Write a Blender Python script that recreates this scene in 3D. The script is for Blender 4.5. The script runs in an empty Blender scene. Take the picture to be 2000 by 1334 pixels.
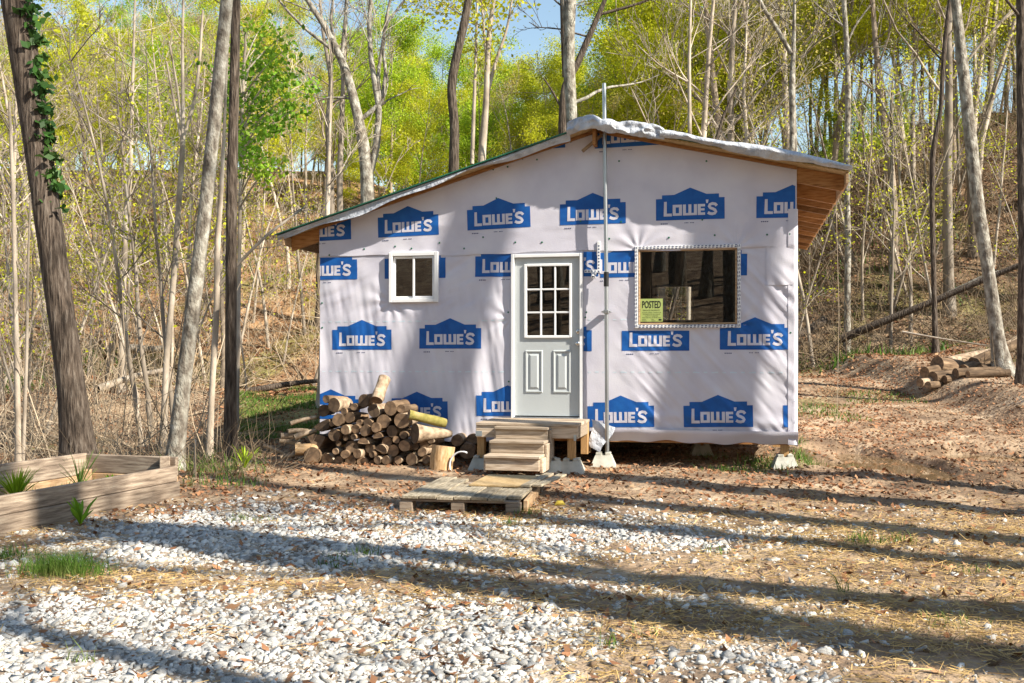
import bpy, bmesh, math, random
import numpy as np
from mathutils import Vector, Matrix, Euler
R = math.radians
rng = np.random.default_rng(7); random.seed(7)
SC = bpy.context.scene; COL = SC.collection

# ------------------------------------------------------------------ camera, sky, sun, exposure
CAMZ, FPX, HORIZON = 1.45, 2000.0, 690.0
cam_d = bpy.data.cameras.new('camera'); cam = bpy.data.objects.new('camera', cam_d); COL.objects.link(cam)
cam.location = (0, 0, CAMZ); cam.rotation_euler = (R(90), 0, 0)
cam_d.sensor_width = 36; cam_d.lens = 36.0; cam_d.shift_y = (HORIZON-667)/2000; cam_d.clip_end = 2000; cam_d.clip_start = .05
SC.camera = cam
SUN_EL, SUN_AZ = R(37), R(30.5)              # azimuth: right of the camera, turned behind it
S2 = Vector((math.cos(SUN_EL)*math.cos(SUN_AZ), -math.cos(SUN_EL)*math.sin(SUN_AZ), math.sin(SUN_EL)))
wd = bpy.data.worlds.new('World'); SC.world = wd; wd.use_nodes = True
nt = wd.node_tree; nt.nodes.clear()
wo = nt.nodes.new('ShaderNodeOutputWorld'); bg = nt.nodes.new('ShaderNodeBackground'); sk = nt.nodes.new('ShaderNodeTexSky')
sk.sky_type = 'NISHITA'; sk.sun_disc = False; sk.sun_elevation = SUN_EL; sk.sun_rotation = math.pi/2 + SUN_AZ
sk.altitude = 200; sk.dust_density = .5; sk.air_density = 1.5; sk.ozone_density = 1.5
bg.inputs[1].default_value = .085
nt.links.new(sk.outputs[0], bg.inputs[0]); nt.links.new(bg.outputs[0], wo.inputs[0])
sd = bpy.data.lights.new('sun', 'SUN'); sd.energy = 5.0; sd.angle = R(.55); sd.color = (1, .925, .80)
so = bpy.data.objects.new('sun', sd); COL.objects.link(so); so.rotation_euler = S2.to_track_quat('Z', 'Y').to_euler(); so.location = (20, -12, 20)
SC.view_settings.view_transform = 'Standard'; SC.view_settings.look = 'None'; SC.view_settings.gamma = 1
SC.view_settings.exposure = 1.18

# ------------------------------------------------------------------ frames of reference
HA = R(12.7); HD = 12.9
HO = Vector((HD*math.sin(HA), HD*math.cos(HA), 0))
def L2W(x, y, z=0): return Vector((HO.x + x*math.cos(HA) + y*math.sin(HA), HO.y - x*math.sin(HA) + y*math.cos(HA), z))
def at(u, v, t): return np.array(((u-1000)/FPX*t, t, CAMZ+(HORIZON-v)/FPX*t))
def wall(u, v, dy=0):
    k = (u-1000)/FPX; t = (HD+dy)/(math.cos(HA)+k*math.sin(HA))
    return t*(-math.sin(HA)+k*math.cos(HA)), CAMZ+t*(HORIZON-v)/FPX, t
def uv_of(x, y, z=0.0): return 1000+FPX*x/y, HORIZON+FPX*(CAMZ-z)/y

# ------------------------------------------------------------------ numpy noise and terrain
_lat = rng.random((256, 256))
def vnoise(x, y):
    x = np.asarray(x, float); y = np.asarray(y, float)
    xi = np.floor(x).astype(int); yi = np.floor(y).astype(int); fx = x-xi; fy = y-yi
    fx = fx*fx*(3-2*fx); fy = fy*fy*(3-2*fy)
    a = _lat[xi & 255, yi & 255]; b = _lat[(xi+1) & 255, yi & 255]; c = _lat[xi & 255, (yi+1) & 255]; d = _lat[(xi+1) & 255, (yi+1) & 255]
    return (a*(1-fx)+b*fx)*(1-fy)+(c*(1-fx)+d*fx)*fy
def fbm(x, y, o=4):
    s = 0; a = .5
    for i in range(o): s = s+a*(vnoise(x*2**i+17*i, y*2**i+31*i)-.5); a *= .5
    return s
def ss(a, b, x): 
    t = np.clip((np.asarray(x, float)-a)/(b-a), 0, 1); return t*t*(3-2*t)
PUDDLES = [(4.83, 13.1, .45, 1.35), (4.1, 13.0, .3, .5), (6.35, 13.9, .6, .55), (6.95, 13.3, .45, .5)]
def H(x, y):
    x = np.asarray(x, float); y = np.asarray(y, float)
    yy = np.maximum(y, .1); q = x/yy
    z = .05*ss(9.5, 12, y)
    wr = ss(.17, .24, q)*ss(2.5, 4.5, x); wl = 1-ss(-.19, -.13, q)
    house = (1-ss(-.28, -.2, q)*0)
    z = z+wr*.078*np.clip(y-14, 0, 17.5)
    z = z+wl*(1-ss(-.42, -.28, q)*0)*.06*np.clip(y-19, 0, 11)
    z = z-.45*(1-ss(-.34, -.27, q))*ss(12, 15, y)*(1-ss(22, 27, y))
    hr = ss(.2, .4, q)
    lh = 1-ss(-.16, -.02, q); sl = .30+.06*lh+.26*hr; y0 = 30-1*hr; crest = 12.5+6.0*lh-2.5*hr
    hz = sl*np.clip(y-y0, 0, None); hz = crest*(1-np.exp(-(hz/crest)*1.25-((hz/crest)**2)*.4))
    z = z+hz+.28*np.clip(-y-13, 0, 45)  # unseen rise behind the camera, added to darken what the panes reflect
    z = z+.45*ss(8.0, 9.0, x)*ss(15.5, 17.5, y-.25*(x-8.5))*(1-.7*ss(26, 30, y)) + .22*np.clip(x-10, 0, 12)*ss(14, 18, y)
    fn = ss(0, 6, y)
    mud = ss(2.5, 4.5, x)*ss(10, 11.5, y)*(1-ss(16, 19, y))
    z = z+fbm(x*1.3, y*1.3, 4)*(.07+.16*mud) + fbm(x*.22, y*.22, 3)*ss(18, 32, y)*1.6+fbm(x*7, y*7, 2)*(.02+.07*mud)
    for px, py, rx, ry in PUDDLES:
        d = ((x-px)/rx)**2+((y-py)/ry)**2+fbm(x*2.1, y*2.1, 2)*.9
        z = z+np.where(d < 1.9, (1-ss(.8, 1.9, d))*(-.05-1.0*np.clip(z, -.2, .35)), 0)
    return z
def h1(x, y): return float(H(np.array([x]), np.array([y]))[0])

# ------------------------------------------------------------------ object helpers
def obj(name, me, mat=None, parent=None, loc=None, rot=None):
    o = bpy.data.objects.new(name, me); COL.objects.link(o)
    if mat is not None and not me.materials: me.materials.append(mat)
    if parent is not None: o.parent = parent
    if loc is not None: o.location = loc
    if rot is not None: o.rotation_euler = rot
    return o
def empty(name, loc=(0, 0, 0), rz=0, parent=None):
    o = bpy.data.objects.new(name, None); COL.objects.link(o); o.location = loc; o.rotation_euler = (0, 0, rz); o.empty_display_size = .2
    if parent is not None: o.parent = parent
    return o
def tag(o, label, cat, group=None):
    o['label'] = label; o['category'] = cat
    if group: o['group'] = group
    return o
def mesh(name, v, f, smooth=False):
    me = bpy.data.meshes.new(name); me.from_pydata([tuple(p) for p in v], [], [tuple(int(i) for i in q) for q in f]); 
    if smooth: me.polygons.foreach_set('use_smooth', np.ones(len(me.polygons), bool))
    me.update(); return me
def npmesh(name, V, Fc, smooth=False, cols=None, matidx=None):
    """V (n,3), Fc (m,k) constant k"""
    V = np.asarray(V, np.float32); Fc = np.asarray(Fc, np.int32); m, k = Fc.shape
    me = bpy.data.meshes.new(name); me.vertices.add(len(V)); me.vertices.foreach_set('co', V.ravel())
    me.loops.add(m*k); me.loops.foreach_set('vertex_index', Fc.ravel()); me.polygons.add(m)
    me.polygons.foreach_set('loop_start', np.arange(0, m*k, k, dtype=np.int32))
    try: me.polygons.foreach_set('loop_total', np.full(m, k, np.int32))
    except Exception: pass
    if smooth: me.polygons.foreach_set('use_smooth', np.ones(m, bool))
    if matidx is not None: me.polygons.foreach_set('material_index', np.asarray(matidx, np.int32))
    me.update(calc_edges=True); me.validate()
    if cols is not None:
        a = me.color_attributes.new('tint', 'FLOAT_COLOR', 'POINT'); c = np.ones((len(V), 4), np.float32); c[:, :3] = cols; a.data.foreach_set('color', c.ravel())
    return me
class MB:
    def __init__(s): s.v = []; s.f = []
    def add(s, v, f):
        b = len(s.v); s.v += [tuple(p) for p in v]; s.f += [tuple(b+i for i in q) for q in f]; return s
    def box(s, x0, x1, y0, y1, z0, z1, bev=0.0, M=None):
        if bev <= 0:
            v = [(x, y, z) for z in (z0, z1) for y in (y0, y1) for x in (x0, x1)]
            f = [(0, 2, 3, 1), (4, 5, 7, 6), (0, 1, 5, 4), (2, 6, 7, 3), (0, 4, 6, 2), (1, 3, 7, 5)]
        else:
            bm = bmesh.new(); bmesh.ops.create_cube(bm, size=1)
            for q in bm.verts: q.co = Vector(((x0+x1)/2+q.co.x*(x1-x0), (y0+y1)/2+q.co.y*(y1-y0), (z0+z1)/2+q.co.z*(z1-z0)))
            bmesh.ops.bevel(bm, geom=bm.edges[:], offset=bev, segments=1, affect='EDGES')
            bm.verts.index_update(); v = [tuple(q.co) for q in bm.verts]; f = [tuple(q.index for q in p.verts) for p in bm.faces]; bm.free()
        if M is not None: v = [tuple(M @ Vector(p)) for p in v]
        return s.add(v, f)
    def build(s, name, mat, parent=None, smooth=False, loc=None, rot=None): return obj(name, mesh(name, s.v, s.f, smooth), mat, parent, loc, rot)
def tube(path, rad, n=6, cap=True, wob=0.0, flare=None):
    P = np.asarray(path, float); m = len(P); rad = np.broadcast_to(np.asarray(rad, float), (m,)) if np.ndim(rad) else np.full(m, rad)
    T = np.gradient(P, axis=0); T /= np.linalg.norm(T, axis=1)[:, None]+1e-9
    ref = np.array((1., 0, 0)) if abs(T[:, 0]).mean() < .8 else np.array((0, 0, 1.))
    B = np.cross(T, ref); B /= np.linalg.norm(B, axis=1)[:, None]+1e-9; N = np.cross(B, T)
    a = np.linspace(0, 2*np.pi, n, endpoint=False); r = rad[:, None]*np.ones((m, n))
    if wob: 
        ph = rng.random()*50; r = r*(1+wob*2*fbm(np.cos(a)[None]*1.7+ph+np.arange(m)[:, None]*.35, np.sin(a)[None]*1.7+ph+np.arange(m)[:, None]*.2, 3))
    V = P[:, None]+r[..., None]*(np.cos(a)[None, :, None]*N[:, None]+np.sin(a)[None, :, None]*B[:, None])
    V = V.reshape(-1, 3); i = np.arange(m-1)[:, None]*n; j = np.arange(n)[None]; j2 = (j+1) % n
    Fq = np.stack([i+j, i+j2, i+n+j2, i+n+j], -1).reshape(-1, 4)
    return V, Fq
class TB:                                                     # many tubes, all quads
    def __init__(s): s.V = []; s.F = []; s.n = 0
    def add(s, V, F): s.V.append(V); s.F.append(F+s.n); s.n += len(V)
    def tube(s, *a, **k): s.add(*tube(*a, **k)); return s
    def mesh(s, name, smooth=True): return npmesh(name, np.concatenate(s.V), np.concatenate(s.F), smooth)
def smooth_path(pts, n):
    P = np.asarray(pts, float); d = np.r_[0, np.cumsum(np.linalg.norm(np.diff(P, axis=0), axis=1))]; q = np.linspace(0, d[-1], n)
    Q = np.stack([np.interp(q, d, P[:, i]) for i in range(P.shape[1])], 1)
    for _ in range(2): Q[1:-1] = .25*Q[:-2]+.5*Q[1:-1]+.25*Q[2:]
    return Q

# ------------------------------------------------------------------ materials
def mat(name, cols, scale=5, rough=.8, bump=0, bscale=None, stretch=(1, 1, 1), detail=6, spec=.3, dist=0, island=None, stops=None, metal=0, tint=False, coord='Object', bdist=.02, trans=0):
    m = bpy.data.materials.new(name); m.use_nodes = True; t = m.node_tree; n = t.nodes; b = n['Principled BSDF']; L = t.links.new
    b.inputs['Roughness'].default_value = rough; b.inputs['Specular IOR Level'].default_value = spec; b.inputs['Metallic'].default_value = metal
    tc = n.new('ShaderNodeTexCoord'); mp = n.new('ShaderNodeMapping'); mp.inputs['Scale'].default_value = stretch; L(tc.outputs[coord], mp.inputs[0])
    vec = mp.outputs[0]
    if len(cols) == 1: 
        b.inputs['Base Color'].default_value = (*cols[0], 1); out = None
    nz = n.new('ShaderNodeTexNoise'); nz.inputs['Scale'].default_value = scale; nz.inputs['Detail'].default_value = detail; nz.inputs['Distortion'].default_value = dist; L(vec, nz.inputs[0])
    cr = n.new('ShaderNodeValToRGB'); cr.color_ramp.elements[0].position = .3; cr.color_ramp.elements[1].position = .7
    k = len(cols)
    if k > 1:
        while len(cr.color_ramp.elements) < k: cr.color_ramp.elements.new(.5)
        for i, c in enumerate(cols):
            e = cr.color_ramp.elements[i]; e.position = stops[i] if stops else .3+.4*i/(k-1); e.color = (*c, 1)
        L(nz.outputs[0], cr.inputs[0]); out = cr.outputs[0]
        if island is not None:
            if island == 'object': oi = n.new('ShaderNodeObjectInfo'); rv = oi.outputs['Random']
            else: oi = n.new('ShaderNodeNewGeometry'); rv = oi.outputs['Random Per Island']
            hs = n.new('ShaderNodeHueSaturation'); mr = n.new('ShaderNodeMapRange'); mr.inputs[3].default_value = .62; mr.inputs[4].default_value = 1.3
            L(rv, mr.inputs[0]); L(mr.outputs[0], hs.inputs['Value']); L(out, hs.inputs['Color']); out = hs.outputs[0]
        if tint:
            at_ = n.new('ShaderNodeAttribute'); at_.attribute_name = 'tint'; mx = n.new('ShaderNodeMix'); mx.data_type = 'RGBA'; mx.blend_type = 'MULTIPLY'; mx.inputs[0].default_value = 1
            L(out, mx.inputs[6]); L(at_.outputs[0], mx.inputs[7]); out = mx.outputs[2]
        L(out, b.inputs['Base Color'])
    if bump:
        n2 = n.new('ShaderNodeTexNoise'); n2.inputs['Scale'].default_value = bscale or scale*3; n2.inputs['Detail'].default_value = 6; L(vec, n2.inputs[0])
        bp = n.new('ShaderNodeBump'); bp.inputs['Strength'].default_value = bump; bp.inputs['Distance'].default_value = bdist; L(n2.outputs[0], bp.inputs['Height']); L(bp.outputs[0], b.inputs['Normal'])
    if trans:
        tr = n.new('ShaderNodeBsdfTranslucent'); ms = n.new('ShaderNodeMixShader'); ms.inputs[0].default_value = trans
        if out is not None: L(out, tr.inputs[0])
        else: tr.inputs[0].default_value = (*cols[0], 1)
        L(b.outputs[0], ms.inputs[1]); L(tr.outputs[0], ms.inputs[2]); L(ms.outputs[0], n['Material Output'].inputs[0])
    return m
def glass_mat(name, tintc=(.8, .82, .82), gain=1.6):
    m = bpy.data.materials.new(name); m.use_nodes = True; t = m.node_tree; n = t.nodes; n.clear(); L = t.links.new
    o = n.new('ShaderNodeOutputMaterial'); tr = n.new('ShaderNodeBsdfTransparent'); tr.inputs[0].default_value = (*tintc, 1)
    g = n.new('ShaderNodeBsdfGlossy'); g.inputs['Roughness'].default_value = .008; fr = n.new('ShaderNodeFresnel'); fr.inputs[0].default_value = 1.5
    mu = n.new('ShaderNodeMath'); mu.operation = 'MULTIPLY'; mu.inputs[1].default_value = gain; mu.use_clamp = True; L(fr.outputs[0], mu.inputs[0])
    ms = n.new('ShaderNodeMixShader'); L(mu.outputs[0], ms.inputs[0]); L(tr.outputs[0], ms.inputs[1]); L(g.outputs[0], ms.inputs[2]); L(ms.outputs[0], o.inputs[0])
    nz = n.new('ShaderNodeTexNoise'); nz.inputs['Scale'].default_value = 2.5; bp = n.new('ShaderNodeBump'); bp.inputs['Strength'].default_value = .02; bp.inputs['Distance'].default_value = .01
    tc = n.new('ShaderNodeTexCoord'); L(tc.outputs['Object'], nz.inputs[0]); L(nz.outputs[0], bp.inputs['Height']); L(bp.outputs[0], g.inputs['Normal'])
    return m
def ring_mat(name, a, b_, c):
    m = bpy.data.materials.new(name); m.use_nodes = True; t = m.node_tree; n = t.nodes; L = t.links.new; b = n['Principled BSDF']; b.inputs['Roughness'].default_value = .85
    tc = n.new('ShaderNodeTexCoord'); mp = n.new('ShaderNodeMapping'); mp.inputs['Scale'].default_value = (1, 0, 1); L(tc.outputs['Object'], mp.inputs[0])
    w = n.new('ShaderNodeTexWave'); w.wave_type = 'RINGS'; w.rings_direction = 'Y'; w.inputs['Scale'].default_value = 28; w.inputs['Distortion'].default_value = 3; w.inputs['Detail'].default_value = 3; L(mp.outputs[0], w.inputs[0])
    nz = n.new('ShaderNodeTexNoise'); nz.inputs['Scale'].default_value = 14; nz.inputs['Detail'].default_value = 6; L(tc.outputs['Object'], nz.inputs[0])
    cr = n.new('ShaderNodeValToRGB'); cr.color_ramp.elements[0].color = (*a, 1); cr.color_ramp.elements[1].color = (*b_, 1); cr.color_ramp.elements[0].position = .3; cr.color_ramp.elements[1].position = .7; L(nz.outputs[0], cr.inputs[0])
    mx = n.new('ShaderNodeMix'); mx.data_type = 'RGBA'; mx.inputs[7].default_value = (*c, 1); ml = n.new('ShaderNodeMath'); ml.operation = 'MULTIPLY'; ml.inputs[1].default_value = .4; L(w.outputs[1], ml.inputs[0]); L(ml.outputs[0], mx.inputs[0]); L(cr.outputs[0], mx.inputs[6])
    oi = n.new('ShaderNodeObjectInfo'); hs = n.new('ShaderNodeHueSaturation'); mr = n.new('ShaderNodeMapRange'); mr.inputs[3].default_value = .5; mr.inputs[4].default_value = 1.55; L(oi.outputs['Random'], mr.inputs[0]); L(mr.outputs[0], hs.inputs['Value']); L(mx.outputs[2], hs.inputs['Color']); L(hs.outputs[0], b.inputs['Base Color'])
    bp = n.new('ShaderNodeBump'); bp.inputs['Strength'].default_value = .5; bp.inputs['Distance'].default_value = .01; L(nz.outputs[0], bp.inputs['Height']); L(bp.outputs[0], b.inputs['Normal'])
    return m
M = {}
M['wrap'] = mat('house_wrap', [(.51, .495, .57), (.575, .56, .63), (.62, .61, .665)], 2.2, .5, .35, 70, spec=.35, bdist=.004)
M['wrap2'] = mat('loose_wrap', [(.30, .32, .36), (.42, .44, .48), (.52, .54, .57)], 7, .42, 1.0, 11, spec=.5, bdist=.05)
M['blue'] = mat('blue_print', [(.006, .075, .30), (.010, .105, .37)], 9, .5, .2, 90, spec=.3, bdist=.004)
M['ink'] = mat('dark_ink', [(.05, .07, .16)], rough=.7)
M['wood'] = mat('pine_lumber', [(.24, .14, .07), (.40, .26, .145), (.50, .36, .22)], 6, .75, .4, 40, (1, 8, 8), bdist=.004, island='object')
M['grey_wood'] = mat('weathered_board', [(.11, .08, .058), (.25, .19, .14), (.38, .31, .235)], 5, .85, .7, 30, (.8, 9, 9), bdist=.006, island='object')
M['pallet'] = mat('pallet_wood', [(.17, .135, .09), (.30, .25, .175), (.42, .36, .265)], 6, .85, .5, 40, (9, 1, 9), bdist=.006, island='object')
M['step'] = mat('stair_lumber', [(.26, .19, .13), (.42, .33, .24), (.54, .45, .35)], 6, .8, .5, 30, (.8, 9, 9), bdist=.005, island='object')
M['post'] = mat('treated_post', [(.36, .20, .08), (.52, .32, .14)], 10, .8, .3, 40, (8, 8, 1), bdist=.004)
M['rafter'] = mat('rafter_wood', [(.20, .085, .026), (.33, .155, .052), (.40, .21, .085)], 7, .7, .3, 30, (1, 7, 7), bdist=.004, island='object')
M['osb'] = mat('strand_board', [(.30, .19, .08), (.45, .31, .15), (.56, .42, .24)], 30, .8, .5, 50, (1, 2.5, 1), bdist=.004)
M['green'] = mat('green_metal', [(.012, .10, .06), (.02, .14, .08)], 4, .35, spec=.5)
M['white'] = mat('white_vinyl', [(.72, .73, .74), (.80, .80, .80)], 3, .4, .05, 60)
M['door'] = mat('door_paint', [(.42, .45, .46), (.46, .49, .495)], 1.5, .42, .06, 60)
M['steel'] = mat('galvanised', [(.34, .36, .38), (.50, .52, .53)], 8, .35, .1, metal=.85, stretch=(1, 1, .2))
M['nickel'] = mat('nickel', [(.65, .64, .62)], rough=.22, metal=1)
M['black'] = mat('black_plastic', [(.02, .02, .02)], rough=.5)
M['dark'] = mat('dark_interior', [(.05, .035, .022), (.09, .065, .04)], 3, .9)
M['concrete'] = mat('concrete', [(.34, .33, .28), (.46, .45, .39), (.52, .51, .45)], 7, .9, .5, 40, bdist=.006)
M['glass'] = glass_mat('window_glass'); 
M['sign'] = mat('sign_paper', [(.34, .42, .12), (.40, .47, .16)], 5, .7)  # paper colour darkened to stand for dimming behind the glass
M['bark'] = mat('log_bark', [(.06, .038, .022), (.14, .09, .052), (.26, .175, .105)], 12, .9, .9, 22, (1, .25, 1), bdist=.02, island='object')
M['barkpale'] = mat('pale_bark', [(.15, .105, .065), (.33, .24, .16), (.48, .38, .27)], 12, .85, .6, 26, bdist=.01)
M['moss'] = mat('mossy_bark', [(.13, .12, .03), (.26, .22, .06), (.32, .25, .12)], 10, .9, .7, 26, bdist=.01)
M['cut'] = ring_mat('cut_wood', (.075, .046, .027), (.29, .185, .105), (.05, .03, .018))
M['split'] = mat('split_wood', [(.28, .16, .07), (.50, .32, .16), (.62, .44, .26)], 8, .85, .6, 30, (6, 1, 6), bdist=.01)
M['oak'] = mat('rough_bark', [(.026, .019, .014), (.085, .063, .047), (.17, .138, .11)], 34, .95, 1.0, 34, (1, 1, .14), bdist=.06)  # shade on the near-left trunk is put into this darker bark colour
M['grey_bark'] = mat('grey_bark', [(.07, .058, .045), (.18, .155, .125), (.29, .27, .225), (.42, .40, .35)], 11, .95, .9, 34, (1, 1, .55), bdist=.03, stops=[.28, .44, .56, .70])
M['pale_bark'] = mat('pale_trunk_bark', [(.18, .145, .11), (.33, .275, .215), (.47, .41, .335)], 4, .95, .4, 20, (1, 1, .5), bdist=.02, island='object')
M['mid_bark'] = mat('brown_trunk_bark', [(.13, .10, .075), (.24, .19, .14), (.36, .29, .22)], 4, .95, .5, 20, (1, 1, .4), bdist=.02, island='object')
M['twig'] = mat('twig', [(.30, .22, .14), (.52, .42, .30)], .9, .9)
M['twigdark'] = mat('brush_twig', [(.10, .075, .05), (.30, .22, .14)], .9, .9)
def leafmat(name, cols, tr=.45): 
    return mat(name, cols, 1.3, .55, 0, island='face', trans=tr, spec=.25, detail=2)
M['leafY'] = leafmat('spring_leaf_yellow', [(.44, .47, .018), (.55, .57, .025), (.62, .60, .045)], .5)
M['leafG'] = leafmat('spring_leaf_green', [(.28, .42, .02), (.40, .54, .03), (.48, .58, .045)], .5)
M['leafO'] = leafmat('spring_bud_tan', [(.42, .32, .08), (.48, .40, .10), (.44, .44, .08)])
M['leafB'] = leafmat('bright_green_leaf', [(.12, .27, .02), (.22, .40, .025), (.34, .48, .035)])
M['ivy'] = leafmat('ivy_leaf', [(.02, .06, .012), (.04, .11, .02), (.08, .15, .03)], .2)
M['grass'] = leafmat('grass_blade', [(.05, .12, .015), (.10, .19, .025), (.22, .24, .07)], .3)
M['stone'] = mat('limestone', [(.28, .275, .27), (.45, .44, .415), (.55, .53, .48)], 9, .9, .6, 60, island='face', bdist=.006)
M['clod'] = mat('dirt_clod', [(.10, .065, .04), (.22, .145, .085), (.34, .24, .15)], 3, .95, .6, 40, island='face', bdist=.006)
M['straw'] = mat('straw', [(.36, .23, .08), (.52, .36, .15)], 3, .8, island='face', spec=.2)
M['litter'] = mat('dead_leaf', [(.16, .065, .03), (.29, .14, .07), (.36, .22, .12)], 3, .85, island='face', spec=.2)
M['water'] = mat('muddy_water', [(.13, .085, .04), (.17, .115, .06)], 2, .02, .03, 6, spec=.8, bdist=.01)
M['string'] = mat('twine', [(.35, .28, .2)], rough=.9)
M['tinplate'] = mat('tie_plate', [(.45, .52, .56)], rough=.35, metal=.7)
M['yellow'] = mat('yellow_plastic', [(.62, .46, .06)], rough=.5)
def ground_mat():
    m = mat('soil', [(.10, .067, .042), (.235, .155, .095), (.35, .25, .16), (.46, .36, .25)], 1.7, .95, 1.0, 12, tint=True, stops=[.28, .45, .58, .72], bdist=.06, coord='Object', detail=10)
    return m
M['soil'] = ground_mat()

def inpoly(u, v, poly):
    c = np.zeros(len(u), bool); n = len(poly); j = n-1
    for i in range(n):
        xi, yi = poly[i]; xj, yj = poly[j]; m = ((yi > v) != (yj > v)) & (u < (xj-xi)*(v-yi)/(yj-yi+1e-9)+xi); c ^= m; j = i
    return c
GP = [[(-400, 1175), (300, 1158), (520, 1168), (800, 1155), (1000, 1190), (1250, 1215), (1150, 1250), (1050, 1400), (-400, 1400)], [(60, 1085), (150, 1040), (350, 1003), (700, 1000), (1000, 1008), (1300, 1020), (1640, 1040), (1600, 1066), (1350, 1060), (1000, 1100), (750, 1128), (500, 1108), (250, 1098)],
      [(720, 1090), (1000, 1095), (1250, 1125), (1500, 1145), (1780, 1190), (1600, 1240), (1300, 1200), (1000, 1165)], [(1280, 1265), (1550, 1225), (1670, 1270), (1640, 1400), (1280, 1400)], [(-300, 1130), (60, 1060), (140, 1085), (60, 1110), (-300, 1180)]]
GD = [1.0, .75, .30, .6, .6]
def gravel_density(x, y):
    u, v = uv_of(x, y); n1 = fbm(x*1.1+3, y*1.1, 3); u = u+n1*160; v = v+fbm(x*1.5, y*1.5+7, 3)*46
    d = np.full(len(x), .045)*(v > 985)
    for p, k in zip(GP, GD):
        f_ = 0
        for ju, jv in ((0, 0), (70, 14), (-70, 12), (40, -18), (-50, -20), (0, 32), (10, -34), (120, 0), (-120, 4)): f_ = f_+inpoly(u+ju, v+jv, p)/9.
        d = np.maximum(d, f_**1.3*k)
    return d*np.clip(1.0+1.6*fbm(x*3, y*3, 2), .2, 1.3)
# ------------------------------------------------------------------ ground
def axis(lo, hi, segs):
    out = [lo]
    for a, step in segs:
        while out[-1] < a-1e-6: out.append(min(out[-1]+step, a))
    return np.array(out)
gx = axis(-400, 400, [(-120, 40), (-45, 5), (-16, 1), (-6, .25), (9, .075), (18, .25), (45, 1), (120, 5), (400, 40)])
gy = axis(-300, 500, [(-60, 40), (-10, 4), (3.6, .8), (16.5, .075), (34, .3), (90, .9), (140, 5), (500, 40)])
X, Y = np.meshgrid(gx, gy, indexing='xy'); Z = H(X, Y)
nx, ny = len(gx), len(gy)
ii = np.arange((ny-1)*(nx-1)); r_, c_ = ii//(nx-1), ii % (nx-1); base = r_*nx+c_
tint = np.ones((ny, nx, 3))
nn = fbm(X*.35, Y*.35, 3)
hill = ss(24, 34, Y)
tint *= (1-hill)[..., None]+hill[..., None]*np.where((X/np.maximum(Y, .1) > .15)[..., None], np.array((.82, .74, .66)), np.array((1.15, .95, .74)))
gz = np.clip(ss(.02, .16, nn)*(ss(15, 19, Y)*(1-ss(36, 60, Y))*.8), 0, 1)
lg = ss(-.30, -.24, X/np.maximum(Y, .1))*(1-ss(-.17, -.15, X/np.maximum(Y, .1)))*ss(15, 18, Y)*(1-ss(26, 29, Y)); gz = np.maximum(gz, lg*.75)
tint = tint*(1-gz)[..., None]+gz[..., None]*np.array((.55, .72, .30))
mudz = ss(3.2, 5, X)*ss(9.6, 11, Y)*(1-ss(13.6, 15.5, Y)); tint *= 1-(mudz*(.35+.6*np.clip(fbm(X*1.7, Y*1.7, 3)*2+.3, 0, 1)))[..., None]*np.array((.8, .85, .9))
ny0 = (Y > 3.7) & (Y < 11) & (abs(X) < 9); gd_ = np.zeros_like(X); gd_[ny0] = np.clip(gravel_density(X[ny0], Y[ny0])*1.1, 0, 1)
tint = tint*(1-.75*gd_)[..., None]+(.75*gd_)[..., None]*np.array((.95, 1.15, 1.45))
GV = np.stack([X, Y, Z], -1).reshape(-1, 3)
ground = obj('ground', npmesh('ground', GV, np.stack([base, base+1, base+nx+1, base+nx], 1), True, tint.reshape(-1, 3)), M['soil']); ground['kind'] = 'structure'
for pi_, (px, py, rx, ry) in enumerate(PUDDLES):
    a = np.linspace(0, 2*np.pi, 40, endpoint=False); zz = .0+.003*pi_
    obj('puddle', mesh('puddle', [(px+1.4*rx*math.cos(q), py+1.4*ry*math.sin(q), zz) for q in a], [tuple(range(40))]), M['water'])['kind'] = 'structure'

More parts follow.
